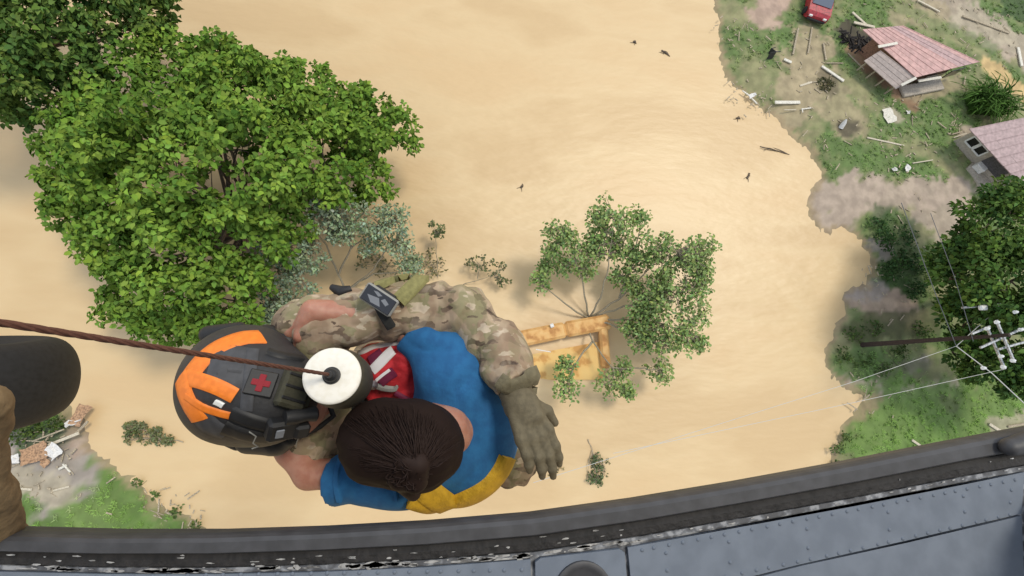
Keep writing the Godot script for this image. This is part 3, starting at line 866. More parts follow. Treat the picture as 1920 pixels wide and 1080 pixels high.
	fit = nets([bone(Vector3(1.091, 29.175, 0.128), Vector3(1.171, 29.18, 0.112), 0.017, 0.024)], 0.01, 0.006)
	obj("post_fitting", fit, M.sill_paint, h)
	# cabin: ceiling and back wall inboard
	var cab := MB.new()
	var c0: Vector3 = outer[0]; var c1: Vector3 = outer[outer.size() - 1]
	cab.slab([Vector3(-2.2, 30.62, 0.42), Vector3(2.4, 30.62, 0.10), Vector3(2.6, 30.62, 2.4), Vector3(-2.2, 30.62, 2.5)], 0.1)
	obj("cabin_ceiling", cab, M.liner, h)
	var back := MB.new()
	back.box(Transform3D(Basis.IDENTITY, Vector3(0.1, 29.85, 2.2)), Vector3(4.6, 1.6, 0.08))
	obj("cabin_wall", back, M.liner, h)
	# main wheel, seen from above, its axle across the fuselage
	var wh := thing_part("wheel", h)
	var wc := Vector3(-1.739, 28.193, 0.013)
	var ax := (Vector3(-1.736, 28.162, 0.164) - Vector3(-1.739, 28.193, 0.013)).normalized()
	var xx := Vector3.RIGHT
	xx = (xx - ax * xx.dot(ax)).normalized()
	var wb := Basis(xx, ax, xx.cross(ax))
	var ty := MB.new()
	var W := 0.148; var R := 0.325
	var prof := [Vector2(0.17, -W * 0.82)]
	for i in 25:
		var an := -1.5 + 3.0 * i / 24.0
		prof.append(Vector2(0.20 + (R - 0.20) * pow(cos(an), 0.62), W * sin(an) / sin(1.5)))
	prof.append(Vector2(0.17, W * 0.82))
	ty.lathe(Transform3D(wb, wc), prof, 64)
	for s in [-1.0, 1.0]:
		for k in 56:
			var an := TAU * k / 56.0
			var rad := wb.x * cos(an) + wb.z * sin(an)
			ty.bar(wc + rad * (R - 0.048) + ax * s * W * 0.86, wc + rad * (R - 0.028) + ax * s * W * 0.68, 0.016, 0.010, ax, 0.003)
	obj("tyre", ty, M.tyre, wh)
	var rim := MB.new()
	rim.lathe(Transform3D(wb, wc), [Vector2(0.0, -0.07), Vector2(0.06, -0.07), Vector2(0.10, -0.04), Vector2(0.165, -0.10), Vector2(0.172, -0.12), Vector2(0.172, 0.12), Vector2(0.165, 0.10), Vector2(0.06, 0.05), Vector2(0.0, 0.05)], 40)
	obj("rim", rim, M.sill_paint, wh)
	var strut := MB.new()
	strut.tube([wc, wc + ax * 0.5, wc + ax * 0.75 + Vector3(0, 0.25, 0)], [0.05, 0.06, 0.07], 14)
	obj("axle", strut, M.liner, wh)

func thing_part(called: String, parent: Node) -> Node3D:
	var o := Node3D.new()
	o.name = called
	parent.add_child(o, true)
	return o

# ---- trees
func tree(called: String, label: String, group: String, base: Vector3, top: Vector3, lobes: Array, density: float, crad: float, per: int, ln: float, cols: Array, sd: int, trunk_r: float, upb := 0.9) -> void:
	var t := thing(called, base, label, "tree", group)
	rng.seed = sd + 100
	var tr := MB.new()
	limb(tr, base - Vector3(0, 0.5, 0), top, trunk_r, trunk_r * 0.6, 0.25, 8, 10)
	for L in lobes:
		var c: Vector3 = L[0]
		var st := base.lerp(top, rng.randf_range(0.5, 1.0))
		limb(tr, st, c - Vector3(0, float(L[1]) * 0.35, 0), trunk_r * 0.3, 0.035, 0.3, 6, 6)
		for k in 4:
			limb(tr, c - Vector3(0, float(L[1]) * 0.35, 0), c + rdir() * float(L[1]) * Vector3(0.8, 0.35, 0.8), 0.05, 0.015, 0.15, 4, 5)
	obj("trunk", tr, M.bark, t)
	obj("crown", crown(lobes, density, crad, per, ln, cols, sd, upb), M.leaf, t)

func trees() -> void:
	var g := "broadleaf trees standing in the flood water"
	tree("broadleaf_tree", "huge bright green broadleaf tree standing in the flood water", g, Vector3(-13.599, 0.0, -8.301), Vector3(-12.41, 5.5, -8.812),
		[[Vector3(-21.224, 4.5, -11.9), 1.84], [Vector3(-18.957, 6.0, -12.629), 2.309], [Vector3(-17.125, 6.5, -13.689), 2.827], [Vector3(-15.813, 6.0, -16.215), 2.454], [Vector3(-13.911, 6.0, -16.376), 2.454], [Vector3(-13.754, 5.0, -18.176), 1.353], [Vector3(-11.244, 7.5, -13.332), 3.248], [Vector3(-9.772, 6.0, -14.383), 2.742], [Vector3(-9.467, 5.0, -16.95), 1.504], [Vector3(-7.211, 5.0, -15.197), 2.255], [Vector3(-5.765, 4.5, -14.907), 1.994], [Vector3(-4.107, 4.0, -14.96), 1.501], [Vector3(-7.695, 6.5, -11.674), 3.109], [Vector3(-6.489, 4.5, -11.932), 1.902], [Vector3(-5.35, 4.0, -11.721), 1.188], [Vector3(-10.389, 9.0, -9.411), 3.284], [Vector3(-13.693, 8.5, -9.467), 3.621], [Vector3(-11.327, 8.5, -11.408), 2.327], [Vector3(-12.628, 8.0, -12.039), 2.249], [Vector3(-9.769, 8.0, -11.065), 2.249], [Vector3(-12.37, 8.0, -8.129), 2.382], [Vector3(-17.564, 6.0, -9.556), 2.656], [Vector3(-19.981, 4.5, -9.317), 1.595], [Vector3(-18.744, 4.5, -7.406), 1.595], [Vector3(-15.828, 6.5, -6.878), 2.431], [Vector3(-13.376, 7.0, -6.265), 3.043], [Vector3(-11.22, 7.0, -6.75), 2.628], [Vector3(-9.788, 6.0, -8.887), 2.021], [Vector3(-17.343, 4.0, -4.773), 1.376], [Vector3(-18.634, 3.0, -3.743), 0.844], [Vector3(-15.78, 4.5, -4.278), 1.902], [Vector3(-13.888, 4.5, -3.886), 1.84], [Vector3(-12.102, 5.0, -4.265), 2.105], [Vector3(-14.289, 3.0, -3.066), 1.039], [Vector3(-15.596, 3.2, -3.319), 1.032]],
		7.5, 0.46, 40, 0.31, [Color(0.092, 0.175, 0.026), Color(0.20, 0.315, 0.05)], 301, 0.42)
	tree("broadleaf_tree", "darker green broadleaf tree partly behind the huge bright one", g, Vector3(-27.869, 0.0, -21.199), Vector3(-23.048, 6.0, -18.205),
		[[Vector3(-21.476, 8.0, -17.265), 3.175], [Vector3(-19.724, 7.0, -18.328), 2.628], [Vector3(-18.894, 5.5, -20.092), 2.063], [Vector3(-18.54, 4.5, -21.215), 1.288], [Vector3(-18.473, 4.0, -20.735), 1.001], [Vector3(-23.929, 6.0, -16.166), 2.309], [Vector3(-23.115, 5.0, -15.667), 1.955], [Vector3(-25.155, 4.0, -15.023), 1.313], [Vector3(-20.634, 7.0, -16.32), 2.49], [Vector3(-25.138, 7.0, -16.834), 3.043], [Vector3(-19.973, 7.0, -21.31), 3.043], [Vector3(-18.557, 6.0, -21.789), 2.021], [Vector3(-23.268, 7.0, -22.279), 3.32]],
		8.0, 0.48, 38, 0.32, [Color(0.06, 0.125, 0.028), Color(0.14, 0.215, 0.046)], 311, 0.36)
	tree("broadleaf_tree", "dark glossy tree behind the leaning power pole", "", Vector3(37.247, 0.3, -6.144), Vector3(33.078, 5.0, -5.908),
		[[Vector3(33.848, 6.0, -9.574), 2.309], [Vector3(35.486, 6.5, -10.183), 2.261], [Vector3(33.943, 4.0, -9.496), 1.407], [Vector3(32.06, 5.0, -6.589), 2.255], [Vector3(31.976, 7.0, -5.799), 2.628], [Vector3(33.555, 7.5, -6.054), 2.706], [Vector3(32.504, 5.0, -3.478), 2.255], [Vector3(33.66, 6.0, -2.717), 2.454], [Vector3(32.366, 4.0, -4.302), 1.564], [Vector3(33.936, 4.0, -0.845), 1.564], [Vector3(36.148, 4.0, -0.17), 1.501], [Vector3(33.449, 3.0, -1.932), 1.364], [Vector3(34.532, 7.0, -2.946), 2.49], [Vector3(32.986, 3.5, -8.087), 1.275], [Vector3(36.603, 5.0, 0.164), 1.804], [Vector3(36.671, 5.0, -12.325), 1.203]],
		9.0, 0.50, 36, 0.32, [Color(0.046, 0.10, 0.026), Color(0.11, 0.185, 0.038)], 321, 0.3)
	# clump of long strap leaves between the houses
	var b := Vector3(43.286, 0.3, -22.822)
	var t := thing("reed_clump", b, "clump of arching strap-leaved plants between the two red-roofed houses", "plant")
	rng.seed = 77
	var lv := MB.new()
	for k in 260:
		var an := rng.randf() * TAU
		var root := b + Vector3(rng.randf_range(-1.5, 1.5), 0, rng.randf_range(-0.9, 0.9))
		var d := Vector3(cos(an), 0, sin(an))
		var ln := rng.randf_range(0.9, 2.0); var up := rng.randf_range(0.9, 1.9)
		var j := rng.randf_range(0.7, 1.4)
		var prev := root
		var w := rng.randf_range(0.05, 0.10)
		for s in 4:
			var f := (s + 1) / 4.0
			var p := root + d * ln * f * f * 0.9 + d * ln * 0.25 * f + Vector3.UP * up * sin(f * 2.2)
			var dd := (p - prev)
			var side := dd.cross(Vector3.UP).normalized()
			lv.leaf(prev, side.cross(dd).normalized(), dd.normalized(), dd.length() * 1.25, w * (1.5 - f) * 2.0, Color(0.055 * j, 0.115 * j, 0.022 * j))
			prev = p
	obj("leaves", lv, M.leaf, t)

func branch_plant(called: String, label: String, category: String, base: Vector3, limbs: Array, puffs: Array, lr: float, crad: float, per: int, ln: float, cols: Array, bark: Material, sd: int, upb: float, spray: int, lift := 0.6) -> void:
	# branches given as lists of points; leafy puffs fed by twigs from the nearest limb
	var t := thing(called, base, label, category)
	rng.seed = sd
	var br := MB.new(); var lf := MB.new()
	var nodes := []
	for L in limbs:
		var pts := []; var rr := []
		for i in L.size() - 1:
			for s in 4:
				pts.append(L[i].lerp(L[i + 1], s / 4.0) + rdir() * 0.06)
		pts.append(L[L.size() - 1])
		for i in pts.size(): rr.append(lerpf(lr, lr * 0.3, float(i) / pts.size()))
		br.tube(pts, rr, 6)
		nodes.append_array(pts)
	for P in puffs:
		var c: Vector3 = P[0]; var r: float = P[1]
		var best: Vector3 = nodes[0]
		for q in nodes:
			if c.distance_to(q) < c.distance_to(best): best = q
		for k in spray:
			var tip := c + rdir() * r * Vector3(0.95, 0.55, 0.95)
			limb(br, best.lerp(c, rng.randf_range(0.0, 0.4)), tip, lr * 0.3, 0.012, 0.12, 4, 4)
			var a: Color = cols[0]; var b: Color = cols[1]
			clump(lf, tip, crad, per, ln, a.lerp(b, rng.randf()), upb)
	obj("branches", br, bark, t)
	obj("foliage", lf, M.leaf, t)

func flooded_plants() -> void:
	# silvery bare-branched tree in front of the big one
	branch_plant("willow_tree", "silvery grey-green tree with bare pale branches in the water", "tree", Vector3(-7.401, 0.0, -5.797),
		[[Vector3(-7.401, 0.0, -5.797), Vector3(-7.619, 1.5, -6.545), Vector3(-7.991, 3.0, -7.911), Vector3(-8.205, 4.8, -8.476), Vector3(-7.035, 6.0, -9.315)], [Vector3(-7.619, 1.5, -6.545), Vector3(-6.633, 3.0, -7.859), Vector3(-4.763, 4.0, -8.534), Vector3(-3.914, 4.4, -9.115)], [Vector3(-7.401, 0.0, -5.797), Vector3(-5.716, 1.5, -6.597), Vector3(-4.626, 3.0, -7.661), Vector3(-3.836, 3.5, -8.27)], [Vector3(-7.698, 0.0, -5.26), Vector3(-9.094, 1.5, -5.16), Vector3(-10.038, 3.8, -6.089), Vector3(-10.445, 5.0, -6.797)], [Vector3(-7.401, 0.0, -5.797), Vector3(-5.583, 1.2, -6.741), Vector3(-3.116, 2.2, -6.706)], [Vector3(-9.094, 1.5, -5.16), Vector3(-9.562, 2.6, -6.036), Vector3(-9.474, 3.6, -7.07)], [Vector3(-8.786, 0.8, -5.093), Vector3(-9.721, 1.8, -4.893), Vector3(-10.929, 2.6, -4.723)], [Vector3(-6.633, 3.0, -7.859), Vector3(-6.446, 3.8, -9.062), Vector3(-5.468, 4.4, -9.866)]],
		[[Vector3(-6.852, 6.4, -9.374), 0.908], [Vector3(-7.529, 6.2, -8.61), 0.802], [Vector3(-6.459, 5.6, -8.882), 0.763], [Vector3(-5.004, 5.0, -8.947), 0.962], [Vector3(-3.949, 4.6, -9.139), 0.794], [Vector3(-3.72, 3.6, -8.077), 0.762], [Vector3(-10.154, 5.6, -7.017), 0.763], [Vector3(-9.134, 5.4, -6.934), 0.829], [Vector3(-8.138, 5.0, -6.722), 0.782], [Vector3(-10.0, 4.6, -5.805), 0.917], [Vector3(-8.934, 4.2, -5.533), 0.993], [Vector3(-10.592, 3.8, -4.513), 0.945], [Vector3(-9.907, 3.2, -4.018), 0.838], [Vector3(-5.473, 3.8, -8.115), 0.756], [Vector3(-3.106, 2.4, -6.929), 0.664], [Vector3(-6.681, 5.0, -8.0), 0.541], [Vector3(-10.964, 3.0, -3.723), 0.585]],
		0.07, 0.32, 20, 0.19, [Color(0.20, 0.265, 0.15), Color(0.34, 0.41, 0.265)], M.pale_bark, 401, 0.8, 22)
	# green tree with open branches by the rusty roof
	branch_plant("river_tree", "open-branched green tree fanning out beside the rusty yellow roof", "tree", Vector3(8.609, 0.0, -3.968),
		[[Vector3(8.767, 0.0, -4.191), Vector3(9.135, 1.5, -5.34), Vector3(9.262, 3.0, -7.139), Vector3(9.221, 4.5, -9.802)], [Vector3(8.767, 0.0, -4.191), Vector3(8.076, 1.5, -6.034), Vector3(7.036, 3.0, -8.121), Vector3(5.975, 4.0, -9.156)], [Vector3(8.767, 0.0, -4.191), Vector3(10.373, 1.6, -5.348), Vector3(12.006, 3.2, -7.169), Vector3(13.156, 4.6, -7.86)], [Vector3(8.767, 0.0, -4.191), Vector3(10.748, 1.5, -4.837), Vector3(12.668, 3.0, -5.143), Vector3(14.049, 4.5, -5.56)], [Vector3(8.767, 0.0, -4.191), Vector3(10.74, 1.4, -3.962), Vector3(12.301, 2.8, -3.631), Vector3(13.862, 3.8, -3.035)], [Vector3(8.767, 0.0, -4.191), Vector3(10.066, 1.2, -3.624), Vector3(11.344, 2.4, -2.48), Vector3(13.054, 3.2, -2.099)], [Vector3(8.767, 0.0, -4.191), Vector3(6.864, 1.2, -4.99), Vector3(5.093, 2.2, -5.993)], [Vector3(8.767, 0.0, -4.191), Vector3(8.639, 1.0, -2.573), Vector3(9.729, 1.8, -0.829), Vector3(9.545, 2.2, 0.162)], [Vector3(8.639, 1.0, -2.573), Vector3(7.315, 1.8, -1.152), Vector3(6.671, 2.2, 0.16)], [Vector3(9.729, 1.8, -0.829), Vector3(11.408, 2.0, -0.828), Vector3(12.544, 2.2, -0.66)], [Vector3(10.373, 1.6, -5.348), Vector3(11.066, 3.0, -7.9), Vector3(11.125, 4.0, -9.713)]],
		[[Vector3(8.973, 4.8, -10.298), 0.909], [Vector3(9.761, 4.4, -9.688), 0.677], [Vector3(10.802, 4.4, -9.906), 0.554], [Vector3(8.246, 4.4, -9.97), 0.493], [Vector3(5.761, 4.2, -9.011), 0.683], [Vector3(6.337, 3.8, -8.376), 0.693], [Vector3(7.274, 3.4, -8.012), 0.832], [Vector3(5.533, 3.6, -7.895), 0.381], [Vector3(12.096, 4.4, -8.569), 0.801], [Vector3(12.982, 4.4, -7.912), 1.047], [Vector3(12.364, 4.0, -7.318), 0.813], [Vector3(13.833, 4.6, -7.712), 0.855], [Vector3(15.094, 4.6, -8.2), 0.55], [Vector3(14.468, 4.6, -7.054), 0.855], [Vector3(13.471, 4.4, -6.234), 1.109], [Vector3(12.537, 3.8, -6.006), 0.882], [Vector3(14.09, 4.4, -5.416), 0.985], [Vector3(14.94, 4.2, -5.98), 0.434], [Vector3(13.043, 4.0, -4.804), 1.126], [Vector3(12.013, 3.2, -4.584), 0.903], [Vector3(14.181, 4.0, -3.998), 0.813], [Vector3(13.201, 3.8, -3.353), 1.008], [Vector3(12.26, 3.2, -3.08), 0.967], [Vector3(11.518, 2.6, -3.815), 0.659], [Vector3(12.72, 3.2, -2.26), 0.903], [Vector3(13.845, 3.4, -2.419), 0.64], [Vector3(14.881, 3.2, -2.28), 0.322], [Vector3(11.519, 2.4, -2.481), 0.598], [Vector3(4.993, 2.2, -6.234), 0.535], [Vector3(5.458, 2.2, -7.231), 0.334], [Vector3(6.623, 1.8, -0.884), 0.475], [Vector3(6.563, 2.2, 0.48), 0.669], [Vector3(9.372, 2.2, 0.227), 0.736], [Vector3(10.255, 1.8, -0.83), 0.475], [Vector3(10.625, 2.0, 0.654), 0.269], [Vector3(12.431, 2.2, -0.561), 0.736], [Vector3(9.662, 3.0, -8.209), 0.52], [Vector3(11.107, 2.8, -7.244), 0.72], [Vector3(8.248, 3.0, -7.985), 0.52], [Vector3(8.734, 3.8, -8.984), 0.63], [Vector3(10.003, 3.6, -8.746), 0.572], [Vector3(10.649, 3.2, -8.184), 0.58], [Vector3(11.607, 3.4, -7.806), 0.576], [Vector3(11.019, 2.4, -6.096), 0.465], [Vector3(11.528, 2.8, -5.328), 0.654], [Vector3(10.297, 2.0, -6.7), 0.404], [Vector3(12.257, 3.2, -5.612), 0.709], [Vector3(8.096, 2.2, -7.13), 0.468], [Vector3(6.707, 2.4, -7.217), 0.531], [Vector3(10.853, 2.0, -3.538), 0.404], [Vector3(11.382, 2.6, -4.497), 0.593], [Vector3(8.441, 3.6, -8.688), 0.445], [Vector3(11.828, 2.6, -3.14), 0.593], [Vector3(13.872, 4.4, -6.919), 0.801], [Vector3(14.917, 4.4, -6.949), 0.431]],
		0.075, 0.40, 12, 0.23, [Color(0.16, 0.25, 0.075), Color(0.28, 0.365, 0.13)], M.pale_bark, 411, 0.9, 18)
	branch_plant("sapling", "lone drowned sapling with one round tuft of leaves", "sapling", Vector3(-1.586, 0.0, -6.844),
		[[Vector3(-1.586, 0.0, -6.844), Vector3(-1.591, 0.8, -8.106), Vector3(-1.697, 1.6, -9.313)]], [[Vector3(-1.704, 1.7, -9.641), 0.477], [Vector3(-1.538, 1.4, -9.385), 0.275]], 0.035, 0.18, 11, 0.18, [Color(0.12, 0.16, 0.06), Color(0.17, 0.20, 0.09)], M.pale_bark, 421, 0.8, 8)
	branch_plant("sapling", "drowned sapling bending over behind the airman's camouflaged elbow", "sapling", Vector3(0.029, 0.0, -6.334),
		[[Vector3(0.029, 0.0, -6.334), Vector3(1.08, 0.5, -6.618), Vector3(2.11, 1.0, -6.785)], [Vector3(1.08, 0.5, -6.618), Vector3(1.227, 0.9, -7.437), Vector3(1.038, 1.1, -7.743)]], [[Vector3(2.453, 1.1, -6.988), 0.626], [Vector3(1.742, 1.1, -7.692), 0.556], [Vector3(0.698, 0.9, -7.531), 0.42], [Vector3(2.838, 0.8, -6.415), 0.351]], 0.03, 0.2, 9, 0.2, [Color(0.13, 0.145, 0.065), Color(0.17, 0.175, 0.09)], M.pale_bark, 431, 0.8, 7)
	branch_plant("shrub", "half-submerged olive thicket beside the silvery tree", "shrub", Vector3(-3.392, 0.0, -7.9),
		[[Vector3(-3.343, 0.0, -6.798), Vector3(-3.694, 0.4, -7.784), Vector3(-4.033, 0.7, -8.419)], [Vector3(-3.343, 0.0, -6.798), Vector3(-2.295, 0.5, -7.801), Vector3(-2.126, 0.7, -8.3)], [Vector3(-3.726, 0.0, -7.521), Vector3(-4.692, 0.5, -7.365)]], [[Vector3(-4.219, 0.6, -8.442), 0.919], [Vector3(-2.657, 0.5, -8.156), 0.852], [Vector3(-5.032, 0.5, -7.355), 0.781], [Vector3(-3.672, 0.3, -7.082), 0.857], [Vector3(-6.092, 0.4, -7.71), 0.783], [Vector3(-5.798, 0.5, -8.783), 0.71], [Vector3(-1.594, 0.3, -7.507), 0.572]], 0.025, 0.26, 8, 0.2, [Color(0.19, 0.18, 0.085), Color(0.24, 0.22, 0.11)], M.pale_bark, 441, 0.8, 9)
	branch_plant("floating_branch", "leafy broken branch floating past the gloved hand", "branch", Vector3(8.524, 0.0, 3.734),
		[[Vector3(8.406, 0.05, 3.627), Vector3(8.648, 0.1, 4.38), Vector3(8.875, 0.1, 5.842)], [Vector3(8.648, 0.1, 4.38), Vector3(8.402, 0.12, 5.185), Vector3(8.321, 0.1, 5.67)], [Vector3(8.713, 0.1, 4.545), Vector3(9.316, 0.12, 5.203), Vector3(9.553, 0.1, 5.599)]], [[Vector3(8.545, 0.12, 5.123), 0.395], [Vector3(9.319, 0.12, 5.138), 0.395], [Vector3(8.875, 0.12, 5.678), 0.467], [Vector3(8.523, 0.1, 5.899), 0.324], [Vector3(9.298, 0.1, 5.787), 0.36], [Vector3(8.926, 0.1, 6.323), 0.216], [Vector3(8.897, 0.15, 4.866), 0.287]], 0.03, 0.17, 9, 0.17, [Color(0.09, 0.13, 0.055), Color(0.13, 0.17, 0.08)], M.wood_b, 451, 0.9, 6)
	branch_plant("floating_branch", "small drowned twig with few brown leaves near the gloved hand", "branch", Vector3(5.845, 0.0, 5.954),
		[[Vector3(5.84, 0.02, 6.013), Vector3(6.185, 0.06, 5.472), Vector3(6.537, 0.06, 5.159)]], [[Vector3(6.044, 0.06, 5.661), 0.216], [Vector3(6.466, 0.06, 5.222), 0.216]], 0.02, 0.12, 6, 0.13, [Color(0.22, 0.18, 0.08), Color(0.26, 0.21, 0.10)], M.wood_b, 461, 0.9, 4)
	branch_plant("floating_branch", "feathery uprooted conifer bough floating between wheel and helmet", "branch", Vector3(-17.663, 0.0, 3.16),
		[[Vector3(-16.073, 0.05, 3.505), Vector3(-17.297, 0.1, 3.273), Vector3(-19.087, 0.1, 2.833)], [Vector3(-17.297, 0.1, 3.273), Vector3(-18.38, 0.12, 2.689), Vector3(-19.135, 0.1, 2.533)], [Vector3(-17.297, 0.1, 3.273), Vector3(-18.289, 0.12, 3.287), Vector3(-18.946, 0.1, 3.369)]], [[Vector3(-18.358, 0.12, 2.839), 0.431], [Vector3(-18.874, 0.12, 2.654), 0.323], [Vector3(-18.733, 0.12, 3.192), 0.395], [Vector3(-18.015, 0.12, 3.201), 0.395], [Vector3(-17.297, 0.1, 3.273), 0.252], [Vector3(-17.63, 0.1, 2.97), 0.252], [Vector3(-16.78, 0.06, 3.404), 0.144]], 0.03, 0.16, 16, 0.17, [Color(0.13, 0.16, 0.07), Color(0.19, 0.21, 0.10)], M.wood_b, 471, 0.7, 7)
	for q in [[Vector3(13.172, 0.0, -26.501), Vector3(13.427, 0.0, -26.331), "dark waterlogged log drifting in open water"], [Vector3(15.484, 0.0, -25.892), Vector3(16.164, 0.0, -25.419), "thin curved twig drifting beside the dark log"], [Vector3(4.08, 0.0, -13.579), Vector3(4.274, 0.0, -13.753), "tiny dark twig drifting alone mid-river"], [Vector3(21.583, 0.0, -15.224), Vector3(21.898, -0.0, -15.682), "small brown twig drifting near the grassy point"], [Vector3(21.254, 0.0, -20.316), Vector3(21.612, 0.0, -20.295), "brown clod of debris drifting off the bank"], [Vector3(23.01, 0.0, -17.993), Vector3(25.423, 0.0, -17.46), "long brown raft of twigs off the bank"]]:
		org = q[0]
		rng.seed = 5
		var mb := MB.new()
		var a: Vector3 = q[0]; var b: Vector3 = q[1]
		limb(mb, a, b, 0.09 if a.distance_to(b) < 0.9 else 0.05, 0.03, 0.06, 6, 7)
		for k in 4: limb(mb, a.lerp(b, rng.randf()), a.lerp(b, rng.randf()) + rdir() * Vector3(0.35, 0.06, 0.35), 0.03, 0.01, 0.04, 4, 5)
		var o := obj("driftwood", mb, M.bark)
		tag(o, q[2], "driftwood")
	# flat roof of a drowned shed
	var rt := Vector3(7.079, 0.0, -2.285)
	var rf := thing("shed_roof", rt, "rusty yellow flat roof of a drowned shed beside open-branched tree", "shed")
	var pan := MB.new()
	pan.slab([Vector3(4.092, 0.1, -1.622), Vector3(9.531, 0.24, -2.647), Vector3(9.678, 0.14, -0.104), Vector3(5.939, 0.04, -0.103), Vector3(4.237, 0.03, -0.343)], 0.25)
	obj("roof_panel", pan, M.rust_b, rf)
	var par := MB.new()
	var pr: Array = [Vector3(3.218, 0.62, -2.552), Vector3(6.96, 0.62, -3.366), Vector3(10.02, 0.62, -3.946)]
	for i in 2: par.bar(pr[i], pr[i + 1], 1.05, 0.42, Vector3.UP, 0.16)
	obj("parapet", par, M.rust, rf)
	var par2 := MB.new()
	par2.bar(Vector3(9.548, 0.55, -3.623), Vector3(9.732, 0.3, -0.871), 0.62, 0.5, Vector3.UP, 0.14)
	obj("parapet", par2, M.rust, rf)
	var sm := MB.new()
	sm.bar(Vector3(4.92, 0.93, -2.026), Vector3(5.898, 0.93, -1.862), 0.05, 0.03)
	sm.bar(Vector3(5.888, 0.95, -3.525), Vector3(6.103, 0.95, -3.634), 0.25, 0.12, Vector3.UP, 0.03)
	obj("bracket", sm, M.white, rf)

# ---- houses
func quad_sheets(q: Array, n: int, th: float, mats: Array, parent: Node, called: String) -> void:
	# roof of n metal sheets laid side by side, each with raised edges
	for i in n:
		var f0 := float(i) / n; var f1 := float(i + 1) / n - 0.006
		var a: Vector3 = q[0].lerp(q[1], f0); var b: Vector3 = q[0].lerp(q[1], f1)
		var c: Vector3 = q[3].lerp(q[2], f1); var d: Vector3 = q[3].lerp(q[2], f0)
		var lift := Vector3(0, 0.012 * (i % 2), 0)
		var mb := MB.new()
		mb.slab([a + lift, b + lift, c + lift, d + lift], th)
		mb.bar(a + Vector3(0, 0.01, 0), d + Vector3(0, 0.01, 0), 0.04, 0.03)
		obj(called, mb, mats[(i * 7 + i / 2) % mats.size()], parent)

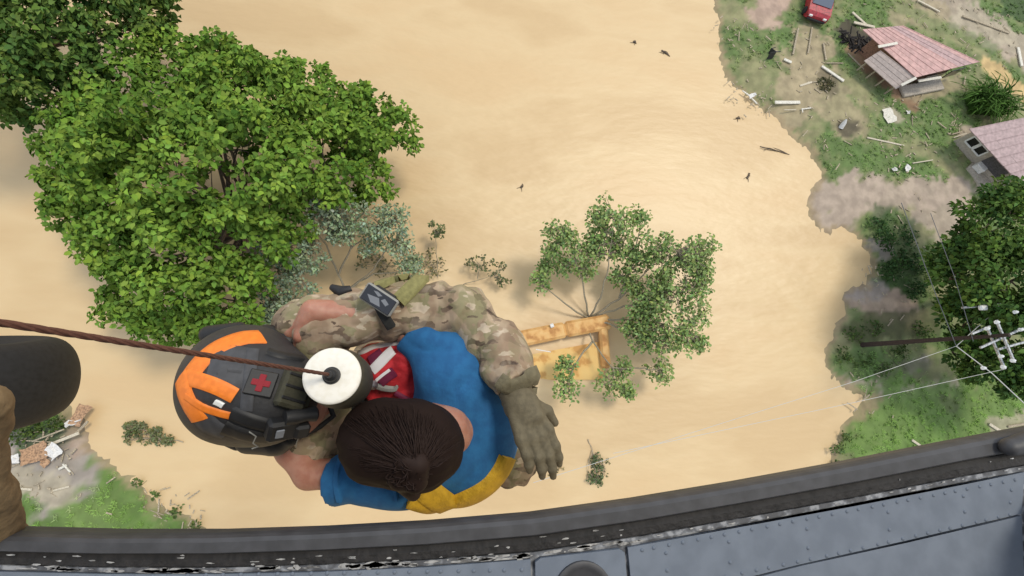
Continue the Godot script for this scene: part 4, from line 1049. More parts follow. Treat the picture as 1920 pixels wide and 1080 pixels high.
func houses() -> void:
	var h := thing("house", Vector3(38.093, 0.3, -25.959), "small house with pink metal roof and grey lean-to roof", "house")
	var A := Vector3(31.286, 2.3, -27.45); var B := Vector3(34.601, 2.6, -27.868); var C := Vector3(40.954, 2.6, -25.14); var D := Vector3(35.364, 2.2, -23.554)
	quad_sheets([B, A, D, C], 9, 0.05, [M.roof, M.roof_b, M.roof, M.roof_c], h, "roof_sheet")
	var E := Vector3(31.818, 1.5, -25.273); var F := Vector3(32.74, 2.1, -25.805); var G2 := Vector3(35.443, 2.1, -23.635); var Hh := Vector3(34.236, 1.5, -22.914)
	quad_sheets([F, E, Hh, G2], 4, 0.05, [M.grey_roof, M.grey_roof_b], h, "porch_sheet")
	var wall := MB.new()
	var w := [A.lerp(C, 0.14), B.lerp(D, 0.10), C.lerp(A, 0.10), D.lerp(B, 0.12)]
	for i in 4:
		var p: Vector3 = w[i]; var q: Vector3 = w[(i + 1) % 4]
		var p0 := Vector3(p.x, 0.2, p.z); var q0 := Vector3(q.x, 0.2, q.z)
		var p1 := Vector3(p.x, p.y - 0.08, p.z); var q1 := Vector3(q.x, q.y - 0.08, q.z)
		var out := ((p + q) * 0.5 - (A + C) * 0.5) * Vector3(1, 0, 1)
		wall.poly([p0, q0, q1, p1], out)
		var inw := -out.normalized() * 0.15
		wall.poly([p0 + inw, q0 + inw, q1 + inw, p1 + inw], -out)
	obj("wall", wall, M.brick, h)
	for i in 4:
		var pm := MB.new()
		var p := E.lerp(Hh, 0.06 + i * 0.29).lerp(F.lerp(G2, 0.06 + i * 0.29), 0.3)
		pm.bar(Vector3(p.x, 0.2, p.z), p - Vector3(0, 0.05, 0), 0.1, 0.1)
		obj("porch_post", pm, M.wood_b, h)
	var lw := MB.new()
	lw.bar(Vector3(35.95, 0.45, -23.547), Vector3(39.918, 0.45, -24.574), 1.0, 0.25, Vector3.UP, 0.05)
	obj("terrace", lw, M.wall, h)
	for q in [[Vector3(37.004, 1.3, -24.113), Vector3(38.955, 1.3, -24.724)], [Vector3(39.61, 1.2, -24.905), Vector3(40.97, 1.2, -25.375)]]:
		var wn := MB.new()
		wn.bar(q[0], q[1], 0.06, 0.9)
		obj("window", wn, M.glass, h)
	for q in [[Vector3(32.228, 2.38, -25.818), Vector3(33.916, 2.46, -26.252), "pale plank lying across the pink metal roof"], [Vector3(34.376, 1.75, -23.035), Vector3(35.296, 2.2, -23.453), "white board on the edge of the grey lean-to roof"], [Vector3(36.194, 1.6, -23.68), Vector3(38.123, 1.8, -24.036), "pink-white board hanging under the eave of the pink roof"]]:
		org = q[0]
		var mb := MB.new()
		mb.bar(q[0] + Vector3(0, 0.08, 0), q[1] + Vector3(0, 0.08, 0), 0.22, 0.05, Vector3.UP, 0.01)
		var o := obj("plank", mb, M.wood_c)
		tag(o, q[2], "plank")
	# charred heap against the house
	org = Vector3(32.663, 0.3, -27.779)
	rng.seed = 66
	var ch := MB.new()
	for k in 130:
		var p := Vector3(31.364, 0.4, -28.552).lerp(Vector3(34.199, 0.4, -27.172), rng.randf()) + rdir() * Vector3(0.7, 0.3, 0.5)
		var d := rdir() * Vector3(1, 0.35, 1)
		ch.bar(p, p + d.normalized() * rng.randf_range(0.3, 1.1), rng.randf_range(0.05, 0.2), rng.randf_range(0.03, 0.1), Vector3.UP, 0.01)
	var o2 := obj("rubble_heap", ch, M.char)
	tag(o2, "charred black heap of boards piled against the pink-roofed house", "heap")
	# second house
	var R0 := Vector3(38.799, 2.5, -19.106); var R1 := Vector3(44.759, 3.0, -20.461); var R2 := Vector3(49.782, 3.0, -16.011); var R3 := Vector3(42.937, 2.5, -13.728)
	var h2 := thing("house", Vector3(42.75, 0.3, -17.408), "house with mauve metal roof and pale wall with two small windows", "house")
	quad_sheets([R0, R3, R2, R1], 9, 0.06, [M.roof_d, M.roof_d, M.roof_e], h2, "roof_sheet")
	var W0 := Vector3(39.969, 0.25, -19.367); var W1 := Vector3(42.941, 0.25, -15.467)
	var inn := (R1 - R0) * Vector3(1, 0, 1)
	inn = inn.normalized()
	var al := (W1 - W0).normalized()
	var wl := MB.new()
	var top := Vector3(0, 2.35, 0)
	var cor := [W0, W1, W1 + inn * 5.5, W0 + inn * 5.5]
	for i in 4:
		var p: Vector3 = cor[i]; var q: Vector3 = cor[(i + 1) % 4]
		wl.poly([p, q, q + top, p + top], (p + q) * 0.5 - (cor[0] + cor[2]) * 0.5)
	obj("wall", wl, M.wall, h2)
	var L := W0.distance_to(W1)
	var outn := Vector3(al.z, 0, -al.x)
	if outn.dot(inn) > 0.0: outn = -outn
	for s in [[0.16, 0.62, 0.62], [0.33, 0.62, 0.62]]:
		var c := W0 + al * L * float(s[0]) + Vector3(0, 1.15, 0) + outn * 0.03
		var fr := MB.new()
		var wv := al * 0.36; var hv := Vector3(0, 0.38, 0)
		for e in [[-1, -1, 1, -1], [1, -1, 1, 1], [1, 1, -1, 1], [-1, 1, -1, -1]]: fr.bar(c + wv * e[0] + hv * e[1], c + wv * e[2] + hv * e[3], 0.12, 0.12, outn, 0.01)
		var wn := obj("window", fr, M.window_frame, h2)
		var gl := MB.new()
		gl.box(Transform3D(Basis(al, Vector3.UP, outn), c), Vector3(0.7, 0.72, 0.03))
		obj("pane", gl, M.glass, wn)
	var sh := MB.new()
	sh.box(Transform3D(Basis(al, Vector3.UP, outn), W0 + al * L * 0.68 + Vector3(0, 1.15, 0) + outn * 0.04), Vector3(L * 0.36, 1.0, 0.06), 0.01)
	obj("shutter", sh, M.shutter, h2)
	var ac := MB.new()
	ac.box(Transform3D(Basis(al, Vector3.UP, outn), W0 + al * L * 0.58 + Vector3(0, 0.45, 0) + outn * 0.28), Vector3(0.8, 0.5, 0.5), 0.04)
	obj("white_tank", ac, M.white, h2)
	var st := MB.new()
	st.slab([W1 + outn * 1.3 + Vector3(0, 0.2, 0), W1 + outn * 0.02 + Vector3(0, 0.2, 0), W1 - al * 2.6 + outn * 0.02 + Vector3(0, 0.2, 0), W1 - al * 2.6 + outn * 0.9 + Vector3(0, 0.2, 0)], 0.4)
	obj("step", st, M.wall, h2)

# ---- power pole and wires
func power_line() -> void:
	var p := thing("power_pole", Vector3(28.142, 0.2, -2.528), "dark timber power pole with pale steel crossarms above the dark tree", "power pole")
	var foot := Vector3(28.709, -0.4, -2.578)
	var top := Vector3(29.793, 8.6, -2.479)
	var pm := MB.new()
	var pts := []; var rr := []
	for i in 9:
		pts.append(foot.lerp(top, i / 8.0)); rr.append(lerpf(0.19, 0.10, i / 8.0))
	pm.tube(pts, rr, 12)
	obj("pole", pm, M.pole, p)
	for q in [[Vector3(29.537, 7.8, -3.037), Vector3(30.114, 7.8, -0.667)], [Vector3(29.706, 8.2, -3.35), Vector3(30.264, 8.2, -1.003)], [Vector3(28.579, 8.0, -1.818), Vector3(31.866, 8.0, -3.045)], [Vector3(29.707, 8.0, -1.739), Vector3(31.498, 8.1, -2.19)], [Vector3(28.605, 7.7, -2.615), Vector3(29.611, 7.9, -3.026)]]:
		var a := MB.new()
		a.bar(q[0], q[1], 0.11, 0.11, Vector3.UP, 0.01)
		obj("crossarm", a, M.steel, p)
	for q in [Vector3(29.177, 8.1, -2.877), Vector3(29.669, 8.1, -0.773), Vector3(29.472, 8.4, -3.201), Vector3(29.949, 8.4, -1.108), Vector3(31.04, 8.3, -2.82), Vector3(30.954, 8.3, -3.807), Vector3(29.409, 8.3, -1.34), Vector3(28.549, 8.0, -0.715)]:
		var a := MB.new()
		a.lathe(Transform3D(Basis.IDENTITY, q - Vector3(0, 0.12, 0)), [Vector2(0.03, 0.0), Vector2(0.10, 0.02), Vector2(0.10, 0.07), Vector2(0.05, 0.10), Vector2(0.09, 0.13), Vector2(0.08, 0.18), Vector2(0.03, 0.24), Vector2(0.0, 0.25)], 12)
		obj("insulator", a, M.porcelain, p)
	var tb := MB.new()
	tb.bar(Vector3(29.221, 7.0, -4.226), Vector3(33.209, 7.0, -4.59), 0.12, 0.14, Vector3.UP, 0.02)
	obj("crossarm", tb, M.steel, p)
	for q in [Vector3(30.352, 7.2, -4.215), Vector3(31.417, 7.2, -4.33), Vector3(32.648, 7.2, -4.481)]:
		var a := MB.new()
		a.box(Transform3D(Basis.IDENTITY, q), Vector3(0.5, 0.22, 0.3), 0.06)
		obj("insulator", a, M.porcelain, p)
	var wires := [
		[Vector3(29.311, 6.2, -2.048), Vector3(22.421, 6.0, 0.03), Vector3(3.773, 6.5, 4.893), 0.013, M.wire, "pale cable slung low over the river from the power pole"],
		[Vector3(29.311, 6.2, -2.048), Vector3(31.087, 6.4, -0.46), Vector3(35.068, 6.4, 3.479), 0.030, M.wire, "pale cable running from the pole over the grassy bank"],
		[Vector3(29.311, 6.2, -2.048), Vector3(28.521, 6.2, -5.554), Vector3(27.181, 6.4, -10.919), 0.022, M.dark_wire, "thin dark wire from the pole toward the mud flat"],
		[Vector3(29.251, 7.2, -2.245), Vector3(28.881, 7.2, -5.999), Vector3(27.999, 7.3, -9.907), 0.018, M.dark_wire, "thin dark wire over the dark tree beside its twin"],
		[Vector3(29.978, 7.9, -0.664), Vector3(20.745, 7.6, 1.104), Vector3(7.403, 8.0, 3.361), 0.012, M.wire, "hair-thin wire over the river below the low cable"],
		[Vector3(29.311, 6.2, -2.048), Vector3(30.976, 6.8, -3.619), Vector3(33.098, 7.2, -4.811), 0.022, M.wire, "short stay wire between pole and upper crossarm"]]
	for q in wires:
		org = q[0]
		var mb := MB.new()
		var a: Vector3 = q[0]; var m: Vector3 = q[1]; var b: Vector3 = q[2]
		var ps := []; var rs := []
		for i in 25:
			var f := i / 24.0
			ps.append(a.lerp(m, min(f * 2.0, 1.0)).lerp(m.lerp(b, max(f * 2.0 - 1.0, 0.0)), 1.0 if f > 0.5 else 0.0)); rs.append(q[3])
		mb.tube(ps, rs, 5)
		var o := obj("wire", mb, q[4])
		tag(o, q[5], "wire")

# ---- parked vehicle, nose towards the river
func vehicle() -> void:
	var at := Vector3(28.767, 0.32, -29.398)
	var t := thing("parked_car", at, "red car with grey windscreen standing at the head of wheel tracks", "car")
	var fwd := (Vector3(28.364, 0.32, -28.632) - Vector3(29.277, 0.32, -31.881)).normalized()
	var rt := fwd.cross(Vector3.UP).normalized()
	var bs := Basis(rt, Vector3.UP, -fwd)
	var put := func(x: float, y: float, z: float) -> Vector3: return at + bs * Vector3(x, y, z)
	# outline of body side from nose (z=0) back
	var side := [Vector2(0.0, 0.45), Vector2(0.05, 0.75), Vector2(0.35, 0.92), Vector2(1.25, 1.02), Vector2(4.3, 1.04), Vector2(4.45, 0.9), Vector2(4.5, 0.45), Vector2(4.2, 0.3), Vector2(0.2, 0.3)]
	var body := MB.new()
	var hw := 0.98
	for s in [-1.0, 1.0]:
		var ring := []
		for q in side: ring.append(put.call(s * hw * (0.9 if q.x < 0.2 else 1.0), q.y, q.x))
		body.poly(ring, bs * Vector3(s, 0, 0))
	for i in side.size():
		var q: Vector2 = side[i]; var r: Vector2 = side[(i + 1) % side.size()]
		var wq := hw * (0.9 if q.x < 0.2 else 1.0); var wr := hw * (0.9 if r.x < 0.2 else 1.0)
		var md := (q + r) * 0.5 - Vector2(2.2, 0.65)
		body.poly([put.call(-wq, q.y, q.x), put.call(wq, q.y, q.x), put.call(wr, r.y, r.x), put.call(-wr, r.y, r.x)], bs * Vector3(0, md.y * 4.0, md.x))
	obj("body", body, M.car_paint, t)
	var cab := MB.new()
	var cp := [[0.86, 1.03, 0.95], [0.70, 1.52, 1.75], [0.70, 1.52, 3.4], [0.86, 1.03, 4.1]]
	for i in 3:
		var a = cp[i]; var b = cp[i + 1]
		if i == 1: cab.poly([put.call(-a[0], a[1], a[2]), put.call(a[0], a[1], a[2]), put.call(b[0], b[1], b[2]), put.call(-b[0], b[1], b[2])], Vector3.UP)
	for s in [-1.0, 1.0]:
		cab.poly([put.call(s * 0.86, 1.03, 0.95), put.call(s * 0.70, 1.52, 1.75), put.call(s * 0.70, 1.52, 3.4), put.call(s * 0.86, 1.03, 4.1)], bs * Vector3(s, 0.3, 0))
	cab.poly([put.call(-0.86, 1.03, 4.1), put.call(0.86, 1.03, 4.1), put.call(0.70, 1.52, 3.4), put.call(-0.70, 1.52, 3.4)], bs * Vector3(0, 0.3, 1))
	obj("cabin", cab, M.steel, t)
	var ws := MB.new()
	ws.poly([put.call(-0.84, 1.04, 0.93), put.call(0.84, 1.04, 0.93), put.call(0.68, 1.525, 1.73), put.call(-0.68, 1.525, 1.73)], bs * Vector3(0, 1, -1))
	obj("windscreen", ws, M.car_glass, t)
	for s in [-1.0, 1.0]:
		for z in [0.8, 3.6]:
			var wm := MB.new()
			wm.lathe(Transform3D(Basis(Vector3.UP, rt, -fwd), put.call(s * 0.92, 0.31, z)), [Vector2(0.0, -0.1), Vector2(0.2, -0.11), Vector2(0.29, -0.1), Vector2(0.32, -0.06), Vector2(0.32, 0.06), Vector2(0.29, 0.1), Vector2(0.2, 0.11), Vector2(0.0, 0.1)], 20)
			obj("wheel", wm, M.tyre, t)
		var hl := MB.new()
		hl.box(Transform3D(bs, put.call(s * 0.62, 0.70, 0.05)), Vector3(0.3, 0.16, 0.12), 0.03)
		obj("headlight", hl, M.porcelain, t)
	var bm := MB.new()
	bm.box(Transform3D(bs, put.call(0, 0.45, -0.02)), Vector3(1.6, 0.2, 0.14), 0.04)
	obj("bumper", bm, M.black, t)

# ---- flood debris
func debris() -> void:
	rng.seed = 55
	var mats := [M.wood, M.wood_b, M.wood_c]
	var g := "pale planks strewn over the river bank"
	var k := 0
	for q in [
		[Vector3(24.43, 0.42, -21.688), Vector3(26.612, 0.42, -21.857), 0.26, "wide cream plank lying level beside the wheel tracks", 2], [Vector3(26.822, 0.42, -23.362), Vector3(27.916, 0.42, -23.794), 0.16, "short pale plank touching the low dark olive bush", 0], [Vector3(27.821, 0.42, -23.786), Vector3(29.081, 0.42, -23.989), 0.08, "thin pole lying across the low dark olive bush", 1], [Vector3(29.052, 0.42, -25.371), Vector3(30.824, 0.42, -24.136), 0.22, "long white plank lying diagonally below the pink-roofed house", 2],
		[Vector3(25.736, 0.42, -25.718), Vector3(26.363, 0.42, -25.477), 0.22, "short white board beside the toppled black chair", 2], [Vector3(29.439, 0.42, -25.705), Vector3(31.05, 0.42, -25.825), 0.08, "thin lath lying level above the diagonal white plank", 1], [Vector3(29.532, 0.42, -27.583), Vector3(29.526, 0.42, -25.963), 0.12, "upright lath lying below the charred heap", 1], [Vector3(27.439, 0.42, -28.812), Vector3(26.609, 0.42, -26.246), 0.14, "long pole lying along the wheel tracks below the red car", 1], [Vector3(28.73, 0.42, -29.046), Vector3(27.972, 0.42, -26.473), 0.12, "long pole lying along the wheel tracks below the red car", 1],
		[Vector3(25.128, 0.42, -21.082), Vector3(26.193, 0.42, -21.162), 0.07, "thin lath below the wide cream plank", 0], [Vector3(26.619, 0.42, -21.241), Vector3(27.622, 0.42, -21.459), 0.10, "pale stick crossing a shorter one below the cream plank", 2], [Vector3(26.689, 0.46, -21.314), Vector3(26.682, 0.46, -20.937), 0.08, "stubby stick crossed by a longer pale one", 2], [Vector3(32.075, 0.42, -19.132), Vector3(35.269, 0.42, -18.636), 0.12, "long thin pale pole lying in the grass above mud flat", 0],
		[Vector3(48.537, 0.45, -28.959), Vector3(48.422, 0.45, -27.071), 0.25, "wide pale plank near the silt-filled ditch", 2], [Vector3(35.737, 0.42, -17.125), Vector3(37.648, 0.42, -17.517), 0.08, "thin lath beside the white scrap with dark edge", 0], [Vector3(32.699, 0.45, -30.904), Vector3(33.9, 0.45, -29.705), 0.2, "pale beam sloping toward the corner of the pink roof", 0], [Vector3(32.625, 0.5, -29.845), Vector3(34.53, 0.5, -29.567), 0.24, "wide pale board touching the corner of the pink roof", 0], [Vector3(39.371, 0.42, -32.909), Vector3(41.382, 0.42, -31.917), 0.16, "", 0],
		[Vector3(43.631, 0.42, -31.716), Vector3(48.025, 0.42, -30.408), 0.18, "", 1], [Vector3(31.465, 0.42, 4.002), Vector3(32.27, 0.42, 4.545), 0.16, "lone pale stake lying on the smooth green bank", 0], [Vector3(37.869, 0.42, 2.996), Vector3(38.894, 0.42, 3.631), 0.2, "", 0], [Vector3(39.356, 0.42, 3.196), Vector3(40.731, 0.42, 3.025), 0.14, "", 1], [Vector3(23.033, 0.25, -21.552), Vector3(22.227, 0.25, -22.436), 0.12, "", 2], [Vector3(21.85, 0.3, -22.609), Vector3(22.31, 0.3, -22.266), 0.1, "", 2], [Vector3(31.651, 0.42, -26.816), Vector3(32.881, 0.42, -25.409), 0.09, "brown pole beside the grey lean-to roof", 1], [Vector3(39.835, 0.5, -19.89), Vector3(40.825, 0.6, -20.188), 0.1, "brown board leaning at the corner of the mauve-roofed house", 1], [Vector3(39.921, 0.5, -19.607), Vector3(40.944, 0.7, -19.944), 0.08, "slim pale board leaning at the corner of the mauve-roofed house", 0]]:
		org = q[0]
		var mb := MB.new()
		mb.bar(q[0], q[1], q[2], 0.05 + float(q[2]) * 0.15, Vector3.UP, 0.008)
		var o := obj("plank", mb, mats[q[4]])
		if q[3]: tag(o, q[3], "plank", g)
		else: tag(o, "weathered plank or pole strewn on the right-hand bank", "plank", g)
		if not q[3]: o.set_meta("label", "narrow weathered plank strewn on the littered grassy bank")
	# left pile: boards and sheets
	g = "boards of the debris pile on the green field"
	for q in [[Vector3(-22.847, 0.5, 3.523), Vector3(-21.236, 0.7, 2.861), 0.16, 0], [Vector3(-23.737, 0.45, 3.316), Vector3(-22.113, 0.6, 2.659), 0.08, 1], [Vector3(-24.561, 0.45, 3.219), Vector3(-22.33, 0.5, 3.388), 0.06, 1], [Vector3(-21.659, 0.4, 2.975), Vector3(-20.95, 0.6, 2.235), 0.14, 1], [Vector3(-22.107, 0.45, 4.819), Vector3(-21.704, 0.5, 4.593), 0.12, 2], [Vector3(-24.347, 0.42, 5.747), Vector3(-23.272, 0.42, 5.856), 0.12, 0], [Vector3(-22.192, 0.42, 5.939), Vector3(-21.424, 0.42, 5.736), 0.1, 0], [Vector3(-21.904, 0.5, 4.533), Vector3(-21.448, 0.5, 4.965), 0.08, 2]]:
		org = q[0]
		var mb := MB.new()
		mb.bar(q[0], q[1], q[2], 0.06, Vector3.UP, 0.008)
		var o := obj("board", mb, mats[q[3]])
		tag(o, "loose splintered board in the debris pile by the wheel", "board", g)
	for q in [[Vector3(-23.401, 0.55, 3.933), 1.3, 0.9, 0.4, M.tan_sheet, "crumpled orange-tan sheet on the debris pile"], [Vector3(-22.414, 0.6, 3.829), 0.7, 0.8, 0.9, M.white, "crumpled white sheet on the debris pile beside tan sheet"], [Vector3(-24.402, 0.5, 4.205), 0.6, 0.5, 0.2, M.white, "small white scrap at the wheel side of the debris pile"], [Vector3(-21.5, 0.5, 1.885), 1.2, 0.7, 1.2, M.tan_sheet, "broken reddish panel at the water's edge by the wheel"], [Vector3(-21.76, 0.5, 2.294), 0.8, 0.3, 0.3, M.white, "white strip of panel at the water's edge by the wheel"], [Vector3(-22.919, 0.5, 4.288), 0.8, 0.4, 2.2, M.tan_sheet, "folded tan scrap below the crumpled tan sheet"], [Vector3(22.619, 0.3, -22.196), 0.7, 0.3, 0.5, M.white, "white crumpled wrapper in the shoreline debris"], [Vector3(34.369, 0.42, -21.242), 1.0, 1.2, 0.3, M.wood_c, "pale flattened sheet on the grass below the grey lean-to"], [Vector3(35.079, 0.45, -16.611), 0.5, 0.4, 0.8, M.white, "white scrap with dark edge on grass above the mud flat"], [Vector3(33.913, 0.45, -16.453), 0.4, 0.3, 0.1, M.white, "small white scrap on grass above the mud flat"], [Vector3(36.155, 0.42, -21.664), 0.35, 0.3, 0.5, M.white, "white bag on grass between lean-to and strap-leaved plants"]]:
		org = q[0]
		var mb := MB.new()
		var a: Vector3 = q[0]
		var b := Basis(Vector3.UP, q[3])
		var pts := []
		for y in 5:
			for x in 5: pts.append(a + b * Vector3((x / 4.0 - 0.5) * float(q[1]) + rng.randf_range(-0.06, 0.06), rng.randf_range(0.0, 0.16), (y / 4.0 - 0.5) * float(q[2]) + rng.randf_range(-0.06, 0.06)))
		for y in 4:
			for x in 4: mb.slab([pts[y * 5 + x], pts[y * 5 + x + 1], pts[y * 5 + x + 6], pts[y * 5 + x + 5]], 0.012)
		var o := obj("sheet", mb, q[4])
		tag(o, q[5], "sheet")
	# toppled chair
	var c := Vector3(24.65, 0.5, -26.099)
	var ch := thing("chair", c, "toppled black chair lying on the grassy bank", "chair")
	var bs := Basis(Vector3(0.2, 0.2, 1).normalized(), 1.35) * Basis(Vector3.UP, 0.4)
	var seat := MB.new()
	seat.box(Transform3D(bs, c), Vector3(0.6, 0.06, 0.6), 0.02)
	obj("seat", seat, M.black, ch)
	var bk := MB.new()
	bk.box(Transform3D(bs, c + bs * Vector3(0, 0.38, 0.3)), Vector3(0.6, 0.7, 0.05), 0.02)
	obj("backrest", bk, M.black, ch)
	for x in [-0.26, 0.26]:
		for z in [-0.26, 0.26]:
			var lg := MB.new()
			lg.bar(c + bs * Vector3(x, 0, z), c + bs * Vector3(x * 1.15, -0.5, z * 1.15), 0.05, 0.05)
			obj("leg", lg, M.black, ch)
	# white post stump in its dark hole
	org = Vector3(29.963, 0.3, -19.905)
	var st := MB.new()
	st.tube([org, org + Vector3(0.05, 0.35, -0.25), org + Vector3(0.1, 0.55, -0.45)], [0.2, 0.17, 0.06], 10)
	var so := obj("post_stump", st, M.white)
	tag(so, "short white post stump leaning out of a dark hole", "stump")
	# round dark bush
	org = Vector3(29.09, 0.3, -23.684)
	var bu := MB.new()
	for k2 in 60: clump(bu, org + rdir() * Vector3(0.7, 0.25, 0.5), 0.2, 9, 0.17, Color(0.085, 0.085, 0.04), 0.7)
	var bo := obj("shrub", bu, M.leaf)
	tag(bo, "low dark olive bush beside the wheel tracks", "shrub")
	# low tangled vines under the dark tree
	for q in [[[[Vector3(31.796, 0.5, -11.808), 0.781], [Vector3(32.132, 0.6, -10.509), 1.061], [Vector3(32.91, 0.7, -9.247), 1.198], [Vector3(31.925, 0.6, -8.21), 0.99], [Vector3(33.811, 0.6, -10.997), 0.849], [Vector3(34.1, 0.7, -8.454), 0.987], [Vector3(33.765, 0.7, -6.806), 1.057]], "dense dark vines over the bank beside the mud flat", Color(0.045, 0.095, 0.03)], [[[Vector3(28.133, 0.5, -3.383), 0.639], [Vector3(29.905, 0.5, -3.791), 0.568], [Vector3(27.251, 0.5, -1.856), 0.639], [Vector3(28.618, 0.5, -1.301), 0.781], [Vector3(30.024, 0.5, -0.931), 0.568], [Vector3(31.768, 0.5, -2.268), 0.71], [Vector3(33.784, 0.5, -3.646), 0.781]], "low weeds round the foot of the power pole", Color(0.075, 0.12, 0.035)], [[[Vector3(25.912, 0.4, 4.448), 0.498], [Vector3(25.55, 0.4, 5.471), 0.498], [Vector3(26.624, 0.4, 3.763), 0.356], [Vector3(25.807, 0.4, 6.324), 0.356]], "ragged weeds at the tip of the smooth green bank", Color(0.10, 0.15, 0.05)], [[[Vector3(-23.852, 0.5, 2.505), 0.781], [Vector3(-24.576, 0.5, 2.927), 0.639], [Vector3(-22.79, 0.5, 2.371), 0.568]], "weeds flattened under the debris pile by the wheel", Color(0.07, 0.11, 0.03)], [[[Vector3(-6.103, 0.4, -13.538), 0.036], [Vector3(-17.006, 0.3, 6.38), 0.179], [Vector3(-15.766, 0.3, 7.203), 0.214], [Vector3(-14.673, 0.3, 7.992), 0.214], [Vector3(-18.096, 0.3, 5.644), 0.143]], "fringe of weeds along the edge of the green field", Color(0.10, 0.15, 0.045)]]:
		var list: Array = q[0]
		if q[1].begins_with("fringe"): list = list.slice(1)
		org = list[0][0] * Vector3(1, 0, 1)
		var mb := MB.new()
		for L in list:
			for n in int(float(L[1]) * float(L[1]) * 26.0) + 4:
				var d := rdir() * sqrt(rng.randf())
				var j := rng.randf_range(0.6, 1.3)
				var cc: Color = q[2]
				clump(mb, L[0] + d * float(L[1]) * Vector3(1, 0.3, 1), 0.2, 6, 0.2, Color(cc.r * j, cc.g * j, cc.b * j), 0.8)
		var o := obj("undergrowth", mb, M.leaf)
		tag(o, q[1], "undergrowth", "", "stuff")
	# small litter, too much to count
	org = Vector3.ZERO
	var lit := MB.new()
	rng.seed = 404
	for q in [[Vector3(21.825, 0.38, -27.923), 2.0, 60], [Vector3(22.2, 0.25, -22.197), 2.2, 80], [Vector3(31.897, 0.38, -19.519), 5.0, 130], [Vector3(35.402, 0.38, -17.87), 3.0, 90], [Vector3(27.143, 0.38, -25.43), 4.0, 110], [Vector3(37.044, 0.4, -31.579), 5.0, 110], [Vector3(44.095, 0.4, -30.141), 5.0, 140], [Vector3(31.394, 0.36, -6.414), 2.5, 60], [Vector3(37.24, 0.4, -22.297), 2.2, 60], [Vector3(-22.915, 0.38, 4.392), 1.9, 110], [Vector3(-16.796, 0.1, 6.716), 1.0, 30], [Vector3(-15.56, 0.1, 7.459), 1.2, 40], [Vector3(-19.332, 0.36, 7.137), 3.0, 16], [Vector3(29.225, 0.3, 1.107), 2.0, 30], [Vector3(40.355, 0.4, -20.566), 1.2, 40], [Vector3(35.171, 0.38, -11.99), 2.5, 60]]:
		for n in int(q[2] * 0.45):
			var a := rng.randf() * TAU; var r: float = q[1] * sqrt(rng.randf())
			var p: Vector3 = q[0] + Vector3(cos(a) * r, rng.randf_range(-0.02, 0.05), sin(a) * r)
			var d := Vector3(rng.randf_range(-1, 1), rng.randf_range(-0.1, 0.1), rng.randf_range(-1, 1)).normalized()
			lit.bar(p, p + d * rng.randf_range(0.08, 0.4) * (1.0 if n % 6 else 2.2), rng.randf_range(0.03, 0.10), 0.03)
	var lo := obj("litter", lit, M.wood_b)
	tag(lo, "splinters and scraps strewn over both banks", "litter", "", "stuff")

# ---- the airman, the rescued woman, hook and cable, crew leg
func hand(mb_bones: Array, wrist: Vector3, palm_dir: Vector3, palm_n: Vector3, thumb_side: float, s := 1.0, curl := 0.35) -> void:
	# palm, four unequal bent fingers and a thumb from the side of the palm; palm_n points out of the back of the hand
	var d := palm_dir.normalized()
	var n := (palm_n - d * palm_n.dot(d)).normalized()
	var sd := d.cross(n).normalized() * thumb_side
	var kn := wrist + d * 0.092 * s
	for i in 4:
		var off := (1.5 - i) * 0.0225 * s
		var k := kn + sd * off - d * 0.006 * absf(i - 1.2) * s
		mb_bones.append(bone(wrist + sd * off * 0.55 + d * 0.012, k, 0.0175 * s, 0.0135 * s))
		var L: float = [0.040, 0.046, 0.042, 0.033][i] * s
		var fd := (d + sd * (1.5 - i) * 0.02 - n * curl * 0.5).normalized()
		var p1 := k + fd * L
		var fd2 := (fd - n * curl * 1.1).normalized()
		var p2 := p1 + fd2 * L * 0.72
		var p3 := p2 + (fd2 - n * curl * 1.2).normalized() * L * 0.52
		mb_bones.append(bone(k, p1, 0.0125 * s, 0.0108 * s)); mb_bones.append(bone(p1, p2, 0.0108 * s, 0.0098 * s)); mb_bones.append(bone(p2, p3, 0.0098 * s, 0.0082 * s))
	var t0 := wrist + sd * 0.026 * s + d * 0.02 * s
	var t1 := t0 + (d * 0.7 + sd * 0.75 - n * 0.25).normalized() * 0.042 * s
	var t2 := t1 + (d * 0.95 + sd * 0.25 - n * 0.4).normalized() * 0.034 * s
	mb_bones.append(bone(t0, t1, 0.0165 * s, 0.0125 * s)); mb_bones.append(bone(t1, t2, 0.0122 * s, 0.0095 * s))

func head_bones(c: Vector3, f: Vector3, up: Vector3) -> Array:
	# c: middle of the skull, f: where the face looks
	var r := f.cross(up).normalized()
	var b := []
	b.append(bone(c - f * 0.035 + up * 0.025, c + f * 0.025 + up * 0.03, 0.078, 0.074))
	b.append(bone(c + f * 0.045 - up * 0.02, c + f * 0.04 - up * 0.085, 0.052, 0.04))
	b.append(bone(c + f * 0.05 - up * 0.09, c + f * 0.078 - up * 0.105, 0.03, 0.022))
	b.append(bone(c + f * 0.088 + up * 0.005, c + f * 0.118 - up * 0.034, 0.009, 0.013))
	for s in [-1.0, 1.0]:
		b.append(bone(c + f * 0.082 + up * 0.022 + r * s * 0.014, c + f * 0.070 + up * 0.022 + r * s * 0.05, 0.016, 0.014))
		b.append(bone(c + f * 0.06 - up * 0.035 + r * s * 0.045, c + f * 0.02 - up * 0.03 + r * s * 0.062, 0.022, 0.02))
		b.append(bone(c - f * 0.008 + up * 0.012 + r * s * 0.078, c - f * 0.002 - up * 0.03 + r * s * 0.074, 0.010, 0.008))
	b.append(bone(c + f * 0.092 - up * 0.056 - r * 0.018, c + f * 0.092 - up * 0.056 + r * 0.018, 0.009, 0.009))
	return b

